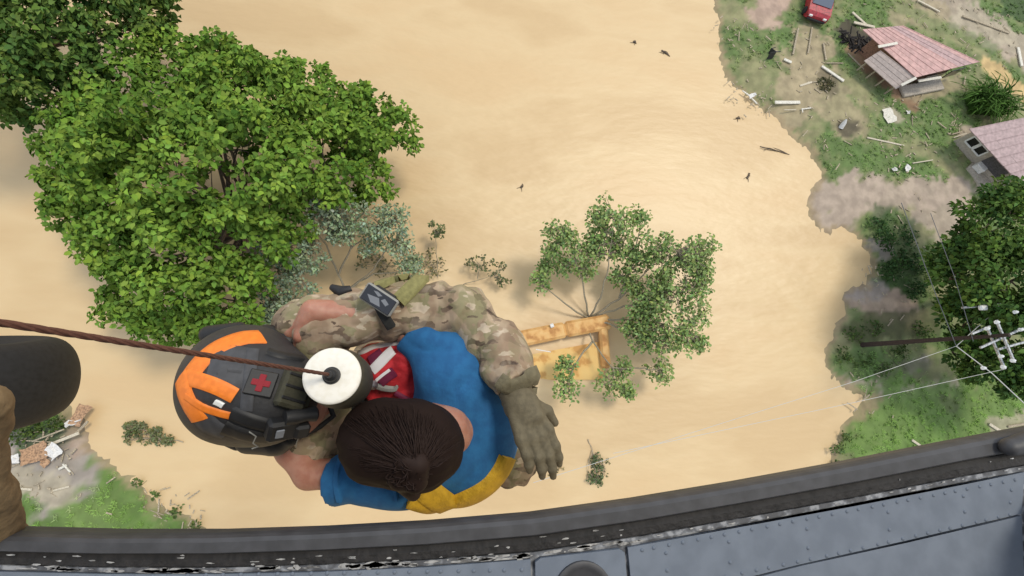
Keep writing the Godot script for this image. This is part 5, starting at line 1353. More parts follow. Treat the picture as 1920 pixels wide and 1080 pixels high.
func eyes(c: Vector3, f: Vector3, up: Vector3, parent: Node) -> void:
	var r := f.cross(up).normalized()
	for s in [-1.0, 1.0]:
		obj("eye", nets([bone(c + f * 0.082 + up * 0.002 + r * s * 0.031, c + f * 0.083 + up * 0.002 + r * s * 0.031, 0.011)], 0.005, 0.004), M.eye, parent)
	obj("mouth", nets([bone(c + f * 0.098 - up * 0.057 - r * 0.02, c + f * 0.100 - up * 0.057 + r * 0.02, 0.006)], 0.005, 0.003), M.lip, parent)

func people() -> void:
	airman()
	woman()
	vest()
	hoist()
	crew_leg()

func airman() -> void:
	var base := Vector3(-0.327, 27.418, 0.127)
	var P := thing("person", base, "airman in camouflage with orange-striped dark helmet holding the woman", "person")
	var hc := Vector3(-0.413, 28.87, 0.04)
	var face := (Vector3(-0.236, 28.791, 0.098) - Vector3(-0.413, 28.87, 0.04)).normalized()
	var up := Vector3(-0.05, 1, 0)
	up = (up - face * up.dot(face)).normalized()
	var LS := Vector3(-0.35, 28.826, -0.134); var RS := Vector3(-0.367, 28.713, 0.154)
	var LE := Vector3(0.007, 28.835, -0.176); var LW := Vector3(0.136, 28.946, 0.027)
	var RE := Vector3(-0.23, 28.586, 0.248); var RW := Vector3(-0.046, 28.527, 0.137)
	var neck := Vector3(-0.413, 28.796, 0.026); var chest := Vector3(-0.371, 28.647, 0.022); var belly := Vector3(-0.36, 28.412, 0.023); var pel := Vector3(-0.326, 28.17, 0.02)
	var LH := Vector3(-0.301, 28.171, -0.071); var RH := Vector3(-0.317, 28.131, 0.112); var LK := Vector3(0.183, 28.448, 0.251); var RK := Vector3(0.007, 28.029, 0.29); var LA := Vector3(0.162, 27.862, 0.237); var RA := Vector3(0.034, 27.576, 0.305)
	# body under the clothes, one skin
	var sk := head_bones(hc, face, up)
	sk.append(bone(hc - up * 0.06, neck, 0.058, 0.062))
	sk.append(bone(neck, chest, 0.065, 0.09)); sk.append(bone(chest, pel, 0.10, 0.10))
	sk.append(bone(LS, RS, 0.05)); sk.append(bone(LS, LE, 0.045, 0.04)); sk.append(bone(LE, LW, 0.04, 0.028)); sk.append(bone(RS, RE, 0.045, 0.04)); sk.append(bone(RE, RW, 0.04, 0.028))
	sk.append(bone(LH, LK, 0.07, 0.05)); sk.append(bone(RH, RK, 0.07, 0.05)); sk.append(bone(LK, LA, 0.05, 0.035)); sk.append(bone(RK, RA, 0.05, 0.035))
	obj("body", nets(sk, 0.03, 0.011), M.skin, P)
	eyes(hc, face, up, P)
	# jacket
	var fold := noise_of(61, 7.0, 2)
	fold.fractal_type = FastNoiseLite.FRACTAL_RIDGED
	var ax1 := Vector3(0.85, 0, 0.53); var ax2 := Vector3(-0.53, 0, 0.85)
	var warp := Basis(ax1 * 1.25, Vector3.UP * 0.5, ax2 * 0.5).transposed()
	var jk := []
	jk.append(bone(LS, RS, 0.075)); jk.append(bone(Vector3(-0.392, 28.695, 0.028), chest, 0.10, 0.12)); jk.append(bone(chest, belly, 0.125, 0.125)); jk.append(bone(belly, pel, 0.125, 0.13, 2))
	jk.append(bone(neck + Vector3(0, -0.04, 0), neck + (hc - neck) * 0.25, 0.085, 0.078, 2))
	jk.append(bone(Vector3(-0.408, 28.802, -0.15), Vector3(-0.295, 28.836, -0.15), 0.062, 0.066)); jk.append(bone(LS, Vector3(-0.164, 28.845, -0.171), 0.072, 0.066)); jk.append(bone(Vector3(-0.164, 28.845, -0.171), LE, 0.066, 0.070)); jk.append(bone(Vector3(-0.124, 28.869, -0.215), Vector3(-0.018, 28.878, -0.2), 0.030, 0.036)); jk.append(bone(LE, Vector3(0.09, 28.877, -0.084), 0.070, 0.064)); jk.append(bone(Vector3(0.09, 28.877, -0.084), Vector3(0.13, 28.938, 0.016), 0.062, 0.050, 2))
	jk.append(bone(Vector3(0.111, 28.904, -0.031), Vector3(0.116, 28.908, -0.022), 0.060, 0.060))
	jk.append(bone(RS, RE, 0.07, 0.062)); jk.append(bone(RE, RW, 0.06, 0.048, 2))
	obj("jacket", nets(jk, 0.035, 0.0075, 0.015, fold, warp), M.camo, P)
	var tr := [bone(LH, RH, 0.11), bone(pel, pel + Vector3(0, 0.12, 0), 0.125, 0.125), bone(LH, LK, 0.095, 0.078), bone(RH, RK, 0.095, 0.078), bone(LK, LA, 0.076, 0.06, 2), bone(RK, RA, 0.076, 0.06, 2)]
	obj("trousers", nets(tr, 0.04, 0.0105, 0.011, fold), M.trouser, P)
	for q in [[LA, face], [RA, face]]:
		var a: Vector3 = q[0]; var fw: Vector3 = (face * Vector3(1, 0, 1)).normalized()
		obj("boot", nets([bone(a + Vector3(0, 0.08, 0), a - Vector3(0, 0.06, 0), 0.058, 0.05), bone(a - Vector3(0, 0.07, 0) - fw * 0.03, a - Vector3(0, 0.085, 0) + fw * 0.17, 0.045, 0.038)], 0.03, 0.009), M.boot, P)
	# gloves
	var gb := []
	hand(gb, Vector3(0.136, 28.948, 0.042), Vector3(0.174, 28.967, 0.124) - Vector3(0.136, 28.948, 0.042), (Vector3(0, 30, 0) - Vector3(0.166, 28.971, 0.098)).normalized() + Vector3(0.35, 0, 0), -1.0, 1.0, 0.40)
	gb.append(bone(Vector3(0.128, 28.937, 0.016), Vector3(0.144, 28.946, 0.056), 0.040, 0.036, 1)); gb.append(bone(Vector3(0.14, 28.943, 0.05), Vector3(0.155, 28.951, 0.077), 0.036, 0.030))
	gb.append(bone(Vector3(0.131, 28.933, 0.061), Vector3(0.148, 28.95, 0.088), 0.026, 0.022)); gb.append(bone(Vector3(0.158, 28.95, 0.046), Vector3(0.173, 28.961, 0.076), 0.024, 0.020))
	obj("glove", nets(gb, 0.007, 0.0036), M.glove, P)
	var gb2 := []
	hand(gb2, RW, Vector3(0.068, 28.533, 0.074) - Vector3(-0.046, 28.527, 0.137), Vector3(0.3, 0.2, 1), 1.0, 1.1, 0.4)
	gb2.append(bone(RW - (RW - RE).normalized() * 0.05, RW + (RW - RE).normalized() * 0.02, 0.038, 0.034))
	obj("glove", nets(gb2, 0.012, 0.006), M.glove, P)
	# cuff tab, shoulder webbing and the strap of the wrist display
	var tab := MB.new()
	strap_on(tab, jk, 0.035, [[Vector3(0.055, 29.39, -0.002), Vector3(0.173, 28.068, -0.007)], [Vector3(0.067, 29.39, 0.005), Vector3(0.212, 28.068, 0.015)], [Vector3(0.088, 29.394, -0.002), Vector3(0.278, 28.081, -0.007)], [Vector3(0.1, 29.397, -0.01), Vector3(0.315, 28.09, -0.033)]], 0.016, 0.003, 0.010)
	obj("cuff_tab", tab, M.cuff, P)
	var tab2 := MB.new()
	strap_on(tab2, jk, 0.035, [[Vector3(0.058, 29.385, 0.026), Vector3(0.182, 28.051, 0.081)], [Vector3(0.072, 29.387, 0.023), Vector3(0.229, 28.058, 0.072)], [Vector3(0.088, 29.39, 0.019), Vector3(0.277, 28.067, 0.059)], [Vector3(0.099, 29.392, 0.014), Vector3(0.313, 28.074, 0.044)]], 0.012, 0.003, 0.010)
	obj("cuff_tab", tab2, M.cuff, P)
	var wb := MB.new()
	strap_on(wb, jk, 0.035, [[Vector3(-0.081, 29.395, -0.103), Vector3(-0.257, 28.085, -0.327)], [Vector3(-0.066, 29.4, -0.118), Vector3(-0.209, 28.1, -0.373)], [Vector3(-0.051, 29.405, -0.132), Vector3(-0.161, 28.116, -0.419)]], 0.0165, 0.003, 0.011)
	obj("sleeve_patch", wb, M.webbing, P, "olive-yellow hook-and-loop patch on the sleeve")
	var wb2 := MB.new()
	strap_on(wb2, jk, 0.035, [[Vector3(-0.111, 29.396, -0.121), Vector3(-0.352, 28.086, -0.384)], [Vector3(-0.094, 29.399, -0.128), Vector3(-0.299, 28.097, -0.406)], [Vector3(-0.076, 29.403, -0.136), Vector3(-0.239, 28.109, -0.43)]], 0.013, 0.003, 0.011)
	obj("sleeve_patch", wb2, M.webbing, P, "faded narrow olive patch on the sleeve")
	var st := MB.new()
	strap_on(st, jk, 0.035, [[Vector3(-0.121, 29.396, -0.128), Vector3(-0.384, 28.087, -0.406)], [Vector3(-0.112, 29.393, -0.107), Vector3(-0.355, 28.077, -0.34)], [Vector3(-0.099, 29.39, -0.085), Vector3(-0.314, 28.067, -0.27)], [Vector3(-0.09, 29.388, -0.071), Vector3(-0.284, 28.061, -0.226)]], 0.010, 0.002, 0.009)
	obj("arm_strap", st, M.nylon, P)
	var hs := MB.new()
	strap_on(hs, jk, 0.035, [[Vector3(-0.156, 29.373, -0.038), Vector3(-0.493, 28.015, -0.121)], [Vector3(-0.144, 29.369, -0.01), Vector3(-0.457, 28.001, -0.033)], [Vector3(-0.131, 29.362, 0.031), Vector3(-0.416, 27.978, 0.099)], [Vector3(-0.125, 29.357, 0.059), Vector3(-0.396, 27.963, 0.187)]], 0.022, 0.004, 0.011)
	obj("harness_strap", hs, M.nylon, P)
	# pouch and sunglasses clip seen behind the shoulder
	var pc := MB.new()
	pc.tube([Vector3(-0.318, 28.86, -0.229), Vector3(-0.291, 28.87, -0.214), Vector3(-0.27, 28.864, -0.224)], [0.008, 0.017, 0.010], 8)
	obj("shoulder_clip", pc, M.kit_black, P)
	helmet(P, hc, face, up)

func helmet(P: Node3D, hc: Vector3, face: Vector3, up: Vector3) -> void:
	var hb := [bone(Vector3(-0.461, 28.937, 0.012), Vector3(-0.412, 28.942, 0.026), 0.116, 0.104), bone(Vector3(-0.48, 28.895, 0.006), Vector3(-0.443, 28.884, 0.027), 0.116, 0.106), bone(Vector3(-0.488, 28.878, -0.018), Vector3(-0.484, 28.87, 0.024), 0.098, 0.096)]
	var sh := obj("helmet", nets(hb, 0.05, 0.0065), M.helmet, P)
	# cover panels
	var pn := MB.new()
	strap_on(pn, hb, 0.05, [[Vector3(-0.327, 29.351, -0.024), Vector3(-1.037, 27.943, -0.077)], [Vector3(-0.303, 29.354, -0.03), Vector3(-0.959, 27.956, -0.094)], [Vector3(-0.28, 29.357, -0.027), Vector3(-0.888, 27.962, -0.086)]], 0.029, 0.0025, 0.0)
	strap_on(pn, hb, 0.05, [[Vector3(-0.332, 29.346, -0.005), Vector3(-1.051, 27.929, -0.015)], [Vector3(-0.302, 29.35, -0.007), Vector3(-0.958, 27.941, -0.022)], [Vector3(-0.276, 29.353, -0.008), Vector3(-0.873, 27.951, -0.024)]], 0.026, 0.0025, 0.0)
	obj("cover_panel", pn, M.helmet_grey, sh)
	var pn2 := MB.new()
	strap_on(pn2, hb, 0.05, [[Vector3(-0.272, 29.36, -0.042), Vector3(-0.862, 27.975, -0.132)], [Vector3(-0.275, 29.355, -0.017), Vector3(-0.869, 27.958, -0.055)], [Vector3(-0.277, 29.349, 0.01), Vector3(-0.876, 27.939, 0.033)], [Vector3(-0.279, 29.343, 0.038), Vector3(-0.883, 27.92, 0.121)]], 0.011, 0.003, 0.0)
	obj("cover_rib", pn2, M.helmet_grey, sh)
	var pn3 := MB.new()
	strap_on(pn3, hb, 0.05, [[Vector3(-0.342, 29.335, 0.044), Vector3(-1.083, 27.893, 0.138)], [Vector3(-0.325, 29.333, 0.059), Vector3(-1.031, 27.889, 0.187)], [Vector3(-0.304, 29.334, 0.069), Vector3(-0.963, 27.89, 0.219)]], 0.022, 0.002, 0.0)
	obj("cover_panel", pn3, M.helmet_grey, sh)
	var tn := 0
	for q in [[[[Vector3(-0.26, 29.365, -0.058), Vector3(-0.823, 27.99, -0.184)], [Vector3(-0.281, 29.363, -0.058), Vector3(-0.89, 27.983, -0.184)], [Vector3(-0.302, 29.359, -0.052), Vector3(-0.957, 27.971, -0.165)], [Vector3(-0.321, 29.355, -0.043), Vector3(-1.016, 27.958, -0.136)], [Vector3(-0.338, 29.35, -0.029), Vector3(-1.071, 27.943, -0.092)], [Vector3(-0.352, 29.345, -0.012), Vector3(-1.114, 27.927, -0.039)], [Vector3(-0.361, 29.341, 0.002), Vector3(-1.142, 27.914, 0.007)]], 0.0235], [[[Vector3(-0.361, 29.343, -0.006), Vector3(-1.142, 27.919, -0.02)], [Vector3(-0.335, 29.345, 0.001), Vector3(-1.059, 27.924, 0.002)], [Vector3(-0.313, 29.345, 0.009), Vector3(-0.992, 27.927, 0.029)], [Vector3(-0.294, 29.345, 0.019), Vector3(-0.931, 27.927, 0.059)]], 0.0145], [[[Vector3(-0.366, 29.342, -0.006), Vector3(-1.158, 27.917, -0.02)], [Vector3(-0.361, 29.339, 0.014), Vector3(-1.143, 27.906, 0.044)], [Vector3(-0.352, 29.336, 0.033), Vector3(-1.115, 27.897, 0.103)], [Vector3(-0.34, 29.333, 0.051), Vector3(-1.078, 27.889, 0.16)]], 0.019], [[[Vector3(-0.358, 29.338, 0.019), Vector3(-1.134, 27.904, 0.059)], [Vector3(-0.337, 29.338, 0.033), Vector3(-1.066, 27.903, 0.103)], [Vector3(-0.317, 29.338, 0.04), Vector3(-1.003, 27.905, 0.127)], [Vector3(-0.3, 29.339, 0.044), Vector3(-0.952, 27.908, 0.14)]], 0.0065]]:
		var tp := MB.new()
		strap_on(tp, hb, 0.05, q[0], q[1], 0.0012, 0.0012 + 0.0006 * tn, 8)
		tn += 1
		obj("orange_tape", tp, M.orange, sh)
	# red cross patch
	var pt := stick(hb, 0.05, [Vector3(-0.26, 29.353, 0.003), Vector3(-0.823, 27.95, 0.009)])
	var pn_: Vector3 = pt[1]
	var px := (Vector3(-0.367, 29.031, 0.007) - Vector3(-0.39, 29.029, 0.004)).normalized()
	px = (px - pn_ * px.dot(pn_)).normalized()
	var pz := px.cross(pn_).normalized()
	var bs := Basis(px, pn_, pz)
	var pa := MB.new()
	pa.box(Transform3D(bs, pt[0] + pn_ * 0.003), Vector3(0.052, 0.006, 0.050), 0.002)
	var pat := obj("cross_patch", pa, M.kit_black, sh, "black square patch with a red cross")
	var cr := MB.new()
	cr.box(Transform3D(bs, pt[0] + pn_ * 0.007), Vector3(0.034, 0.0026, 0.012), 0.001)
	cr.box(Transform3D(bs, pt[0] + pn_ * 0.0073), Vector3(0.012, 0.0026, 0.034), 0.001)
	obj("red_cross", cr, M.patch_red, pat)
	# front shroud and battery box
	var bx := stick(hb, 0.05, [Vector3(-0.22, 29.356, 0.01), Vector3(-0.696, 27.96, 0.033)])
	var bn: Vector3 = bx[1]
	var bxx := (px - bn * px.dot(bn)).normalized()
	var bb := Basis(bxx, bn, bxx.cross(bn).normalized())
	var sb := MB.new()
	sb.box(Transform3D(bb, bx[0] + bn * 0.010), Vector3(0.058, 0.026, 0.080), 0.006)
	sb.box(Transform3D(bb, bx[0] + bn * 0.006 + bb.x * 0.034), Vector3(0.016, 0.018, 0.06), 0.004)
	obj("mount_box", sb, M.olive, sh)
	for k in [-1, 0, 1]:
		var gr := MB.new()
		gr.box(Transform3D(bb, bx[0] + bn * 0.0238 + bb.z * 0.024 * k), Vector3(0.05, 0.003, 0.006), 0.001)
		obj("mount_rib", gr, M.kit_black, sh)
	# side rail, lamp, buckles and cords
	var rail := MB.new()
	strap_on(rail, hb, 0.05, [[Vector3(-0.296, 29.341, 0.039), Vector3(-0.936, 27.913, 0.125)], [Vector3(-0.273, 29.342, 0.049), Vector3(-0.864, 27.915, 0.154)], [Vector3(-0.248, 29.343, 0.055), Vector3(-0.786, 27.92, 0.176)], [Vector3(-0.22, 29.346, 0.059), Vector3(-0.697, 27.928, 0.187)]], 0.011, 0.007, 0.004)
	strap_on(rail, hb, 0.05, [[Vector3(-0.308, 29.335, 0.059), Vector3(-0.975, 27.896, 0.187)], [Vector3(-0.28, 29.337, 0.069), Vector3(-0.885, 27.899, 0.219)], [Vector3(-0.248, 29.339, 0.074), Vector3(-0.785, 27.908, 0.235)]], 0.016, 0.004, 0.002)
	obj("side_rail", rail, M.kit_black, sh)
	var rail2 := MB.new()
	strap_on(rail2, hb, 0.05, [[Vector3(-0.254, 29.362, -0.038), Vector3(-0.804, 27.979, -0.121)], [Vector3(-0.236, 29.363, -0.033), Vector3(-0.748, 27.982, -0.103)], [Vector3(-0.217, 29.364, -0.03), Vector3(-0.688, 27.987, -0.094)], [Vector3(-0.208, 29.365, -0.028), Vector3(-0.659, 27.99, -0.09)]], 0.006, 0.005, 0.003)
	obj("side_rail", rail2, M.kit_black, sh)
	var lm := stick(hb, 0.05, [Vector3(-0.234, 29.345, 0.055), Vector3(-0.741, 27.925, 0.176)])
	var ln: Vector3 = lm[1]
	var lx := (px - ln * px.dot(ln)).normalized()
	var lb := Basis(lx, ln, lx.cross(ln).normalized())
	var lp := MB.new()
	lp.box(Transform3D(lb, lm[0] + ln * 0.014), Vector3(0.058, 0.030, 0.046), 0.006)
	lp.box(Transform3D(lb, lm[0] + ln * 0.022 + lb.x * 0.035 + lb.z * 0.004), Vector3(0.03, 0.026, 0.032), 0.005)
	lp.lathe(Transform3D(Basis(lb.y, lb.x, lb.z), lm[0] + ln * 0.020 + lb.x * 0.028 - lb.z * 0.03), [Vector2(0.0, -0.03), Vector2(0.014, -0.03), Vector2(0.016, -0.01), Vector2(0.013, 0.01), Vector2(0.016, 0.028), Vector2(0.012, 0.032), Vector2(0.0, 0.03)], 16)
	obj("rail_device", lp, M.kit_black, sh)
	var gw := MB.new()
	gw.box(Transform3D(lb, lm[0] + ln * 0.030 + lb.x * -0.008), Vector3(0.016, 0.004, 0.02), 0.002)
	obj("device_window", gw, M.screen_map, sh)
	var cd := MB.new()
	for q in [[[Vector3(-0.27, 29.341, 0.055), Vector3(-0.855, 27.912, 0.176)], [Vector3(-0.263, 29.34, 0.06), Vector3(-0.832, 27.911, 0.191)], [Vector3(-0.266, 29.339, 0.067), Vector3(-0.841, 27.906, 0.213)], [Vector3(-0.26, 29.339, 0.071), Vector3(-0.825, 27.905, 0.224)], [Vector3(-0.267, 29.337, 0.073), Vector3(-0.845, 27.901, 0.233)]], [[Vector3(-0.224, 29.348, 0.044), Vector3(-0.709, 27.936, 0.138)], [Vector3(-0.215, 29.349, 0.048), Vector3(-0.68, 27.937, 0.151)], [Vector3(-0.216, 29.346, 0.059), Vector3(-0.686, 27.929, 0.187)], [Vector3(-0.22, 29.344, 0.069), Vector3(-0.696, 27.921, 0.219)], [Vector3(-0.217, 29.342, 0.077), Vector3(-0.689, 27.917, 0.244)]]]:
		var pts := []; var rr := []
		for r in q:
			var s := stick(hb, 0.05, r)
			pts.append(s[0] + s[1] * 0.024); rr.append(0.0014)
		cd.tube(pts, rr, 5)
	obj("cord", cd, M.grey_plastic, sh)
	var gl := MB.new()
	strap_on(gl, hb, 0.05, [[Vector3(-0.32, 29.341, 0.026), Vector3(-1.013, 27.913, 0.081)], [Vector3(-0.314, 29.341, 0.028), Vector3(-0.995, 27.913, 0.09)], [Vector3(-0.309, 29.341, 0.031), Vector3(-0.977, 27.914, 0.099)]], 0.004, 0.003, 0.004)
	obj("tape_buckle", gl, M.porcelain, sh)
	# rear pad, ear cups, chin strap, brim edge
	obj("rear_pad", nets([bone(Vector3(-0.589, 28.854, -0.108), Vector3(-0.512, 28.876, -0.119), 0.022, 0.018)], 0.01, 0.006), M.kit_black, sh)
	obj("ear_cup", nets([bone(Vector3(-0.409, 28.877, 0.133), Vector3(-0.474, 28.849, 0.131), 0.030, 0.032), bone(Vector3(-0.37, 28.893, 0.125), Vector3(-0.411, 28.854, 0.144), 0.018, 0.02)], 0.02, 0.006), M.kit_black, sh)
	obj("ear_cup", nets([bone(Vector3(-0.415, 28.841, -0.095), Vector3(-0.466, 28.837, -0.105), 0.030, 0.032)], 0.02, 0.007), M.kit_black, sh)
	obj("battery_pack", nets([bone(Vector3(-0.55, 28.831, 0.127), Vector3(-0.507, 28.832, 0.144), 0.012, 0.014)], 0.01, 0.005), M.kit_black, sh)
	var cs := MB.new()
	cs.tube([Vector3(-0.359, 28.874, 0.125), Vector3(-0.32, 28.852, 0.104), Vector3(-0.298, 28.828, 0.082), Vector3(-0.321, 28.826, 0.032)], [0.006, 0.006, 0.007, 0.006], 6)
	obj("chin_strap", cs, M.nylon, sh)

func woman() -> void:
	var base := Vector3(0.002, 27.358, 0.103)
	var P := thing("person", base, "woman in blue shirt with dark hair bun, clinging to the airman", "person")
	var hc := Vector3(-0.138, 28.908, 0.133)
	var face := (Vector3(-0.286, 28.793, 0.11) - Vector3(-0.138, 28.908, 0.133)).normalized()
	var up := Vector3(-0.35, 1, 0.05)
	up = (up - face * up.dot(face)).normalized()
	var nape := Vector3(-0.023, 28.869, 0.112); var RS := Vector3(0.01, 28.836, -0.033); var LS := Vector3(-0.111, 28.81, 0.226)
	var LE := Vector3(-0.362, 28.76, 0.224); var LW := Vector3(-0.505, 28.735, 0.067)
	var RE := Vector3(-0.174, 28.821, -0.159); var RW := Vector3(-0.347, 28.894, -0.163)
	var back := Vector3(0.019, 28.789, 0.1); var waist := Vector3(0.023, 28.441, 0.095); var pel := Vector3(0.018, 28.255, 0.097)
	var LH := Vector3(-0.016, 28.216, 0.167); var RH := Vector3(0.004, 28.251, 0.01); var LK := Vector3(-0.202, 27.937, 0.169); var RK := Vector3(-0.184, 27.981, -0.034); var LA := Vector3(-0.024, 27.551, 0.149); var RA := Vector3(0.001, 27.579, 0.027)
	var sk := head_bones(hc, face, up)
	sk.append(bone(hc - face * 0.03 - up * 0.04, nape, 0.054, 0.058)); sk.append(bone(nape, back, 0.062, 0.08)); sk.append(bone(nape, RS.lerp(nape, 0.45), 0.055, 0.048)); sk.append(bone(nape, LS.lerp(nape, 0.45), 0.055, 0.048))
	sk.append(bone(back, pel, 0.085, 0.09)); sk.append(bone(RS, LS, 0.04))
	sk.append(bone(LS, LE, 0.040, 0.036)); sk.append(bone(LE, LE.lerp(LW, 0.35), 0.036, 0.037)); sk.append(bone(LE.lerp(LW, 0.35), LW, 0.037, 0.026)); sk.append(bone(RS, RE, 0.044, 0.038)); sk.append(bone(RE, RE.lerp(RW, 0.5), 0.038, 0.036)); sk.append(bone(RE.lerp(RW, 0.5), RW, 0.036, 0.028))
	sk.append(bone(LH, LK, 0.07, 0.05)); sk.append(bone(RH, RK, 0.07, 0.05)); sk.append(bone(LK, LA, 0.05, 0.035)); sk.append(bone(RK, RA, 0.05, 0.035))
	hand(sk, LW, Vector3(-0.571, 28.746, -0.02) - Vector3(-0.505, 28.735, 0.067), Vector3(-0.6, 0.2, 0.4), 1.0, 0.9, 0.4)
	hand(sk, RW, Vector3(-0.457, 28.801, -0.122) - Vector3(-0.347, 28.894, -0.163), Vector3(0, 1, -0.5), -1.0, 0.9, 0.45)
	obj("body", nets(sk, 0.013, 0.0062), M.skin, P)
	eyes(hc, face, up, P)
	# shirt
	var fold := noise_of(63, 5.0, 1)
	fold.fractal_type = FastNoiseLite.FRACTAL_RIDGED
	var s := []
	s.append(bone(RS, Vector3(-0.006, 28.834, 0.02), 0.066, 0.078)); s.append(bone(LS, Vector3(-0.009, 28.798, 0.189), 0.066, 0.07)); s.append(bone(Vector3(-0.006, 28.836, 0.007), Vector3(-0.009, 28.777, 0.193), 0.078))
	s.append(bone(Vector3(0.028, 28.789, 0.007), Vector3(0.039, 28.753, 0.184), 0.098, 0.092)); s.append(bone(Vector3(0.031, 28.749, 0.104), Vector3(0.036, 28.493, 0.1), 0.135, 0.125)); s.append(bone(Vector3(0.036, 28.493, 0.1), Vector3(0.026, 28.276, 0.102), 0.125, 0.13, 2))
	s.append(bone(LS, Vector3(-0.297, 28.77, 0.241), 0.064, 0.060, 2)); s.append(bone(RS, RS.lerp(RE, 0.75), 0.066, 0.058, 2))
	s.append(bone(Vector3(-0.078, 28.751, 0.182), Vector3(-0.016, 28.758, 0.035), 0.08, 0.08))
	obj("shirt", nets(s, 0.06, 0.0072, 0.008, fold, Basis(Vector3(0.5, 0, 0.6), Vector3(0, 0.6, 0), Vector3(-0.6, 0, 0.9))), M.blue_shirt, P)
	var hem := MB.new()
	strap_on(hem, s, 0.06, [[Vector3(-0.152, 29.345, 0.102), Vector3(-0.482, 27.924, 0.323)], [Vector3(-0.157, 29.341, 0.118), Vector3(-0.496, 27.912, 0.373)], [Vector3(-0.157, 29.337, 0.135), Vector3(-0.497, 27.901, 0.428)], [Vector3(-0.152, 29.334, 0.155), Vector3(-0.483, 27.89, 0.489)]], 0.006, 0.002, 0.006)
	obj("sleeve_hem", hem, M.blue_shirt, P)
	var seam := MB.new()
	strap_on(seam, s, 0.06, [[Vector3(-0.081, 29.353, 0.099), Vector3(-0.255, 27.952, 0.314)], [Vector3(-0.083, 29.349, 0.121), Vector3(-0.262, 27.937, 0.384)], [Vector3(-0.077, 29.343, 0.152), Vector3(-0.245, 27.919, 0.483)]], 0.003, 0.0015, 0.006)
	obj("sleeve_seam", seam, M.blue_shirt, P)
	# bare nape above the neckline
	obj("neckline", nets([bone(Vector3(-0.064, 28.901, 0.1), Vector3(-0.024, 28.899, 0.11), 0.052, 0.050), bone(Vector3(-0.024, 28.899, 0.11), Vector3(-0.007, 28.886, 0.126), 0.050, 0.040)], 0.02, 0.006), M.skin, P)
	var tr := [bone(LH, RH, 0.11), bone(LH, LK, 0.085, 0.066), bone(RH, RK, 0.085, 0.066), bone(LK, LA, 0.062, 0.05, 2), bone(RK, RA, 0.062, 0.05, 2)]
	obj("trousers", nets(tr, 0.04, 0.011, 0.006, fold), M.denim, P)
	for a in [LA, RA]:
		obj("shoe", nets([bone(a - Vector3(0, 0.04, 0), a - Vector3(0.02, 0.07, 0), 0.042, 0.042), bone(a - Vector3(-0.02, 0.075, 0), a - Vector3(0.17, 0.09, 0), 0.04, 0.034)], 0.03, 0.009), M.denim, P)
	# hair: cap, knot and strands swept back to the knot
	var hb := [bone(Vector3(-0.165, 28.962, 0.115), Vector3(-0.096, 28.978, 0.127), 0.080, 0.088), bone(Vector3(-0.161, 28.925, 0.139), Vector3(-0.075, 28.95, 0.14), 0.086, 0.084), bone(Vector3(-0.055, 28.937, 0.139), Vector3(-0.034, 28.926, 0.155), 0.050, 0.040)]
	var hr := obj("hair", nets(hb, 0.04, 0.0055, 0.005, noise_of(71, 16.0, 2), Basis(Vector3(0.5, 0, 0), Vector3(0, 0.8, 0), Vector3(0, 0, 1.4))), M.hair, P)
	var knot_c := Vector3(-0.08, 29.0, 0.19)
	var kb := [bone(Vector3(-0.099, 29.058, 0.149), Vector3(-0.075, 29.06, 0.155), 0.020, 0.022), bone(Vector3(-0.074, 29.054, 0.16), Vector3(-0.081, 29.031, 0.191), 0.022, 0.026), bone(Vector3(-0.109, 29.023, 0.187), Vector3(-0.104, 29.045, 0.16), 0.024, 0.018), bone(Vector3(-0.113, 29.012, 0.192), Vector3(-0.088, 28.976, 0.228), 0.022, 0.016)]
	obj("hair_knot", nets(kb, 0.012, 0.005), M.hair_b, P)
	rng.seed = 808
	var strands := MB.new()
	var starts: Array = [[Vector3(-0.15, 29.354, 0.059), Vector3(-0.474, 27.954, 0.187)], [Vector3(-0.143, 29.357, 0.049), Vector3(-0.453, 27.963, 0.154)], [Vector3(-0.133, 29.36, 0.039), Vector3(-0.42, 27.973, 0.125)], [Vector3(-0.119, 29.362, 0.035), Vector3(-0.376, 27.981, 0.11)], [Vector3(-0.101, 29.365, 0.031), Vector3(-0.32, 27.99, 0.099)], [Vector3(-0.084, 29.367, 0.03), Vector3(-0.265, 27.997, 0.094)], [Vector3(-0.066, 29.369, 0.031), Vector3(-0.209, 28.002, 0.099)], [Vector3(-0.048, 29.37, 0.035), Vector3(-0.153, 28.006, 0.112)], [Vector3(-0.033, 29.371, 0.042), Vector3(-0.104, 28.007, 0.134)], [Vector3(-0.018, 29.37, 0.053), Vector3(-0.058, 28.005, 0.169)], [Vector3(-0.008, 29.368, 0.067), Vector3(-0.026, 28.0, 0.213)], [Vector3(-0.001, 29.366, 0.082), Vector3(-0.003, 27.993, 0.261)], [Vector3(-0.147, 29.35, 0.076), Vector3(-0.466, 27.943, 0.241)], [Vector3(-0.14, 29.348, 0.094), Vector3(-0.443, 27.934, 0.296)], [Vector3(-0.127, 29.346, 0.109), Vector3(-0.401, 27.929, 0.345)], [Vector3(-0.11, 29.345, 0.121), Vector3(-0.347, 27.927, 0.384)], [Vector3(-0.005, 29.363, 0.094), Vector3(-0.015, 27.984, 0.296)], [Vector3(-0.013, 29.361, 0.099), Vector3(-0.042, 27.977, 0.314)]]
	var goal: Array = [[Vector3(-0.055, 29.353, 0.114), Vector3(-0.174, 27.952, 0.362)], [Vector3(-0.047, 29.354, 0.113), Vector3(-0.147, 27.956, 0.358)]]
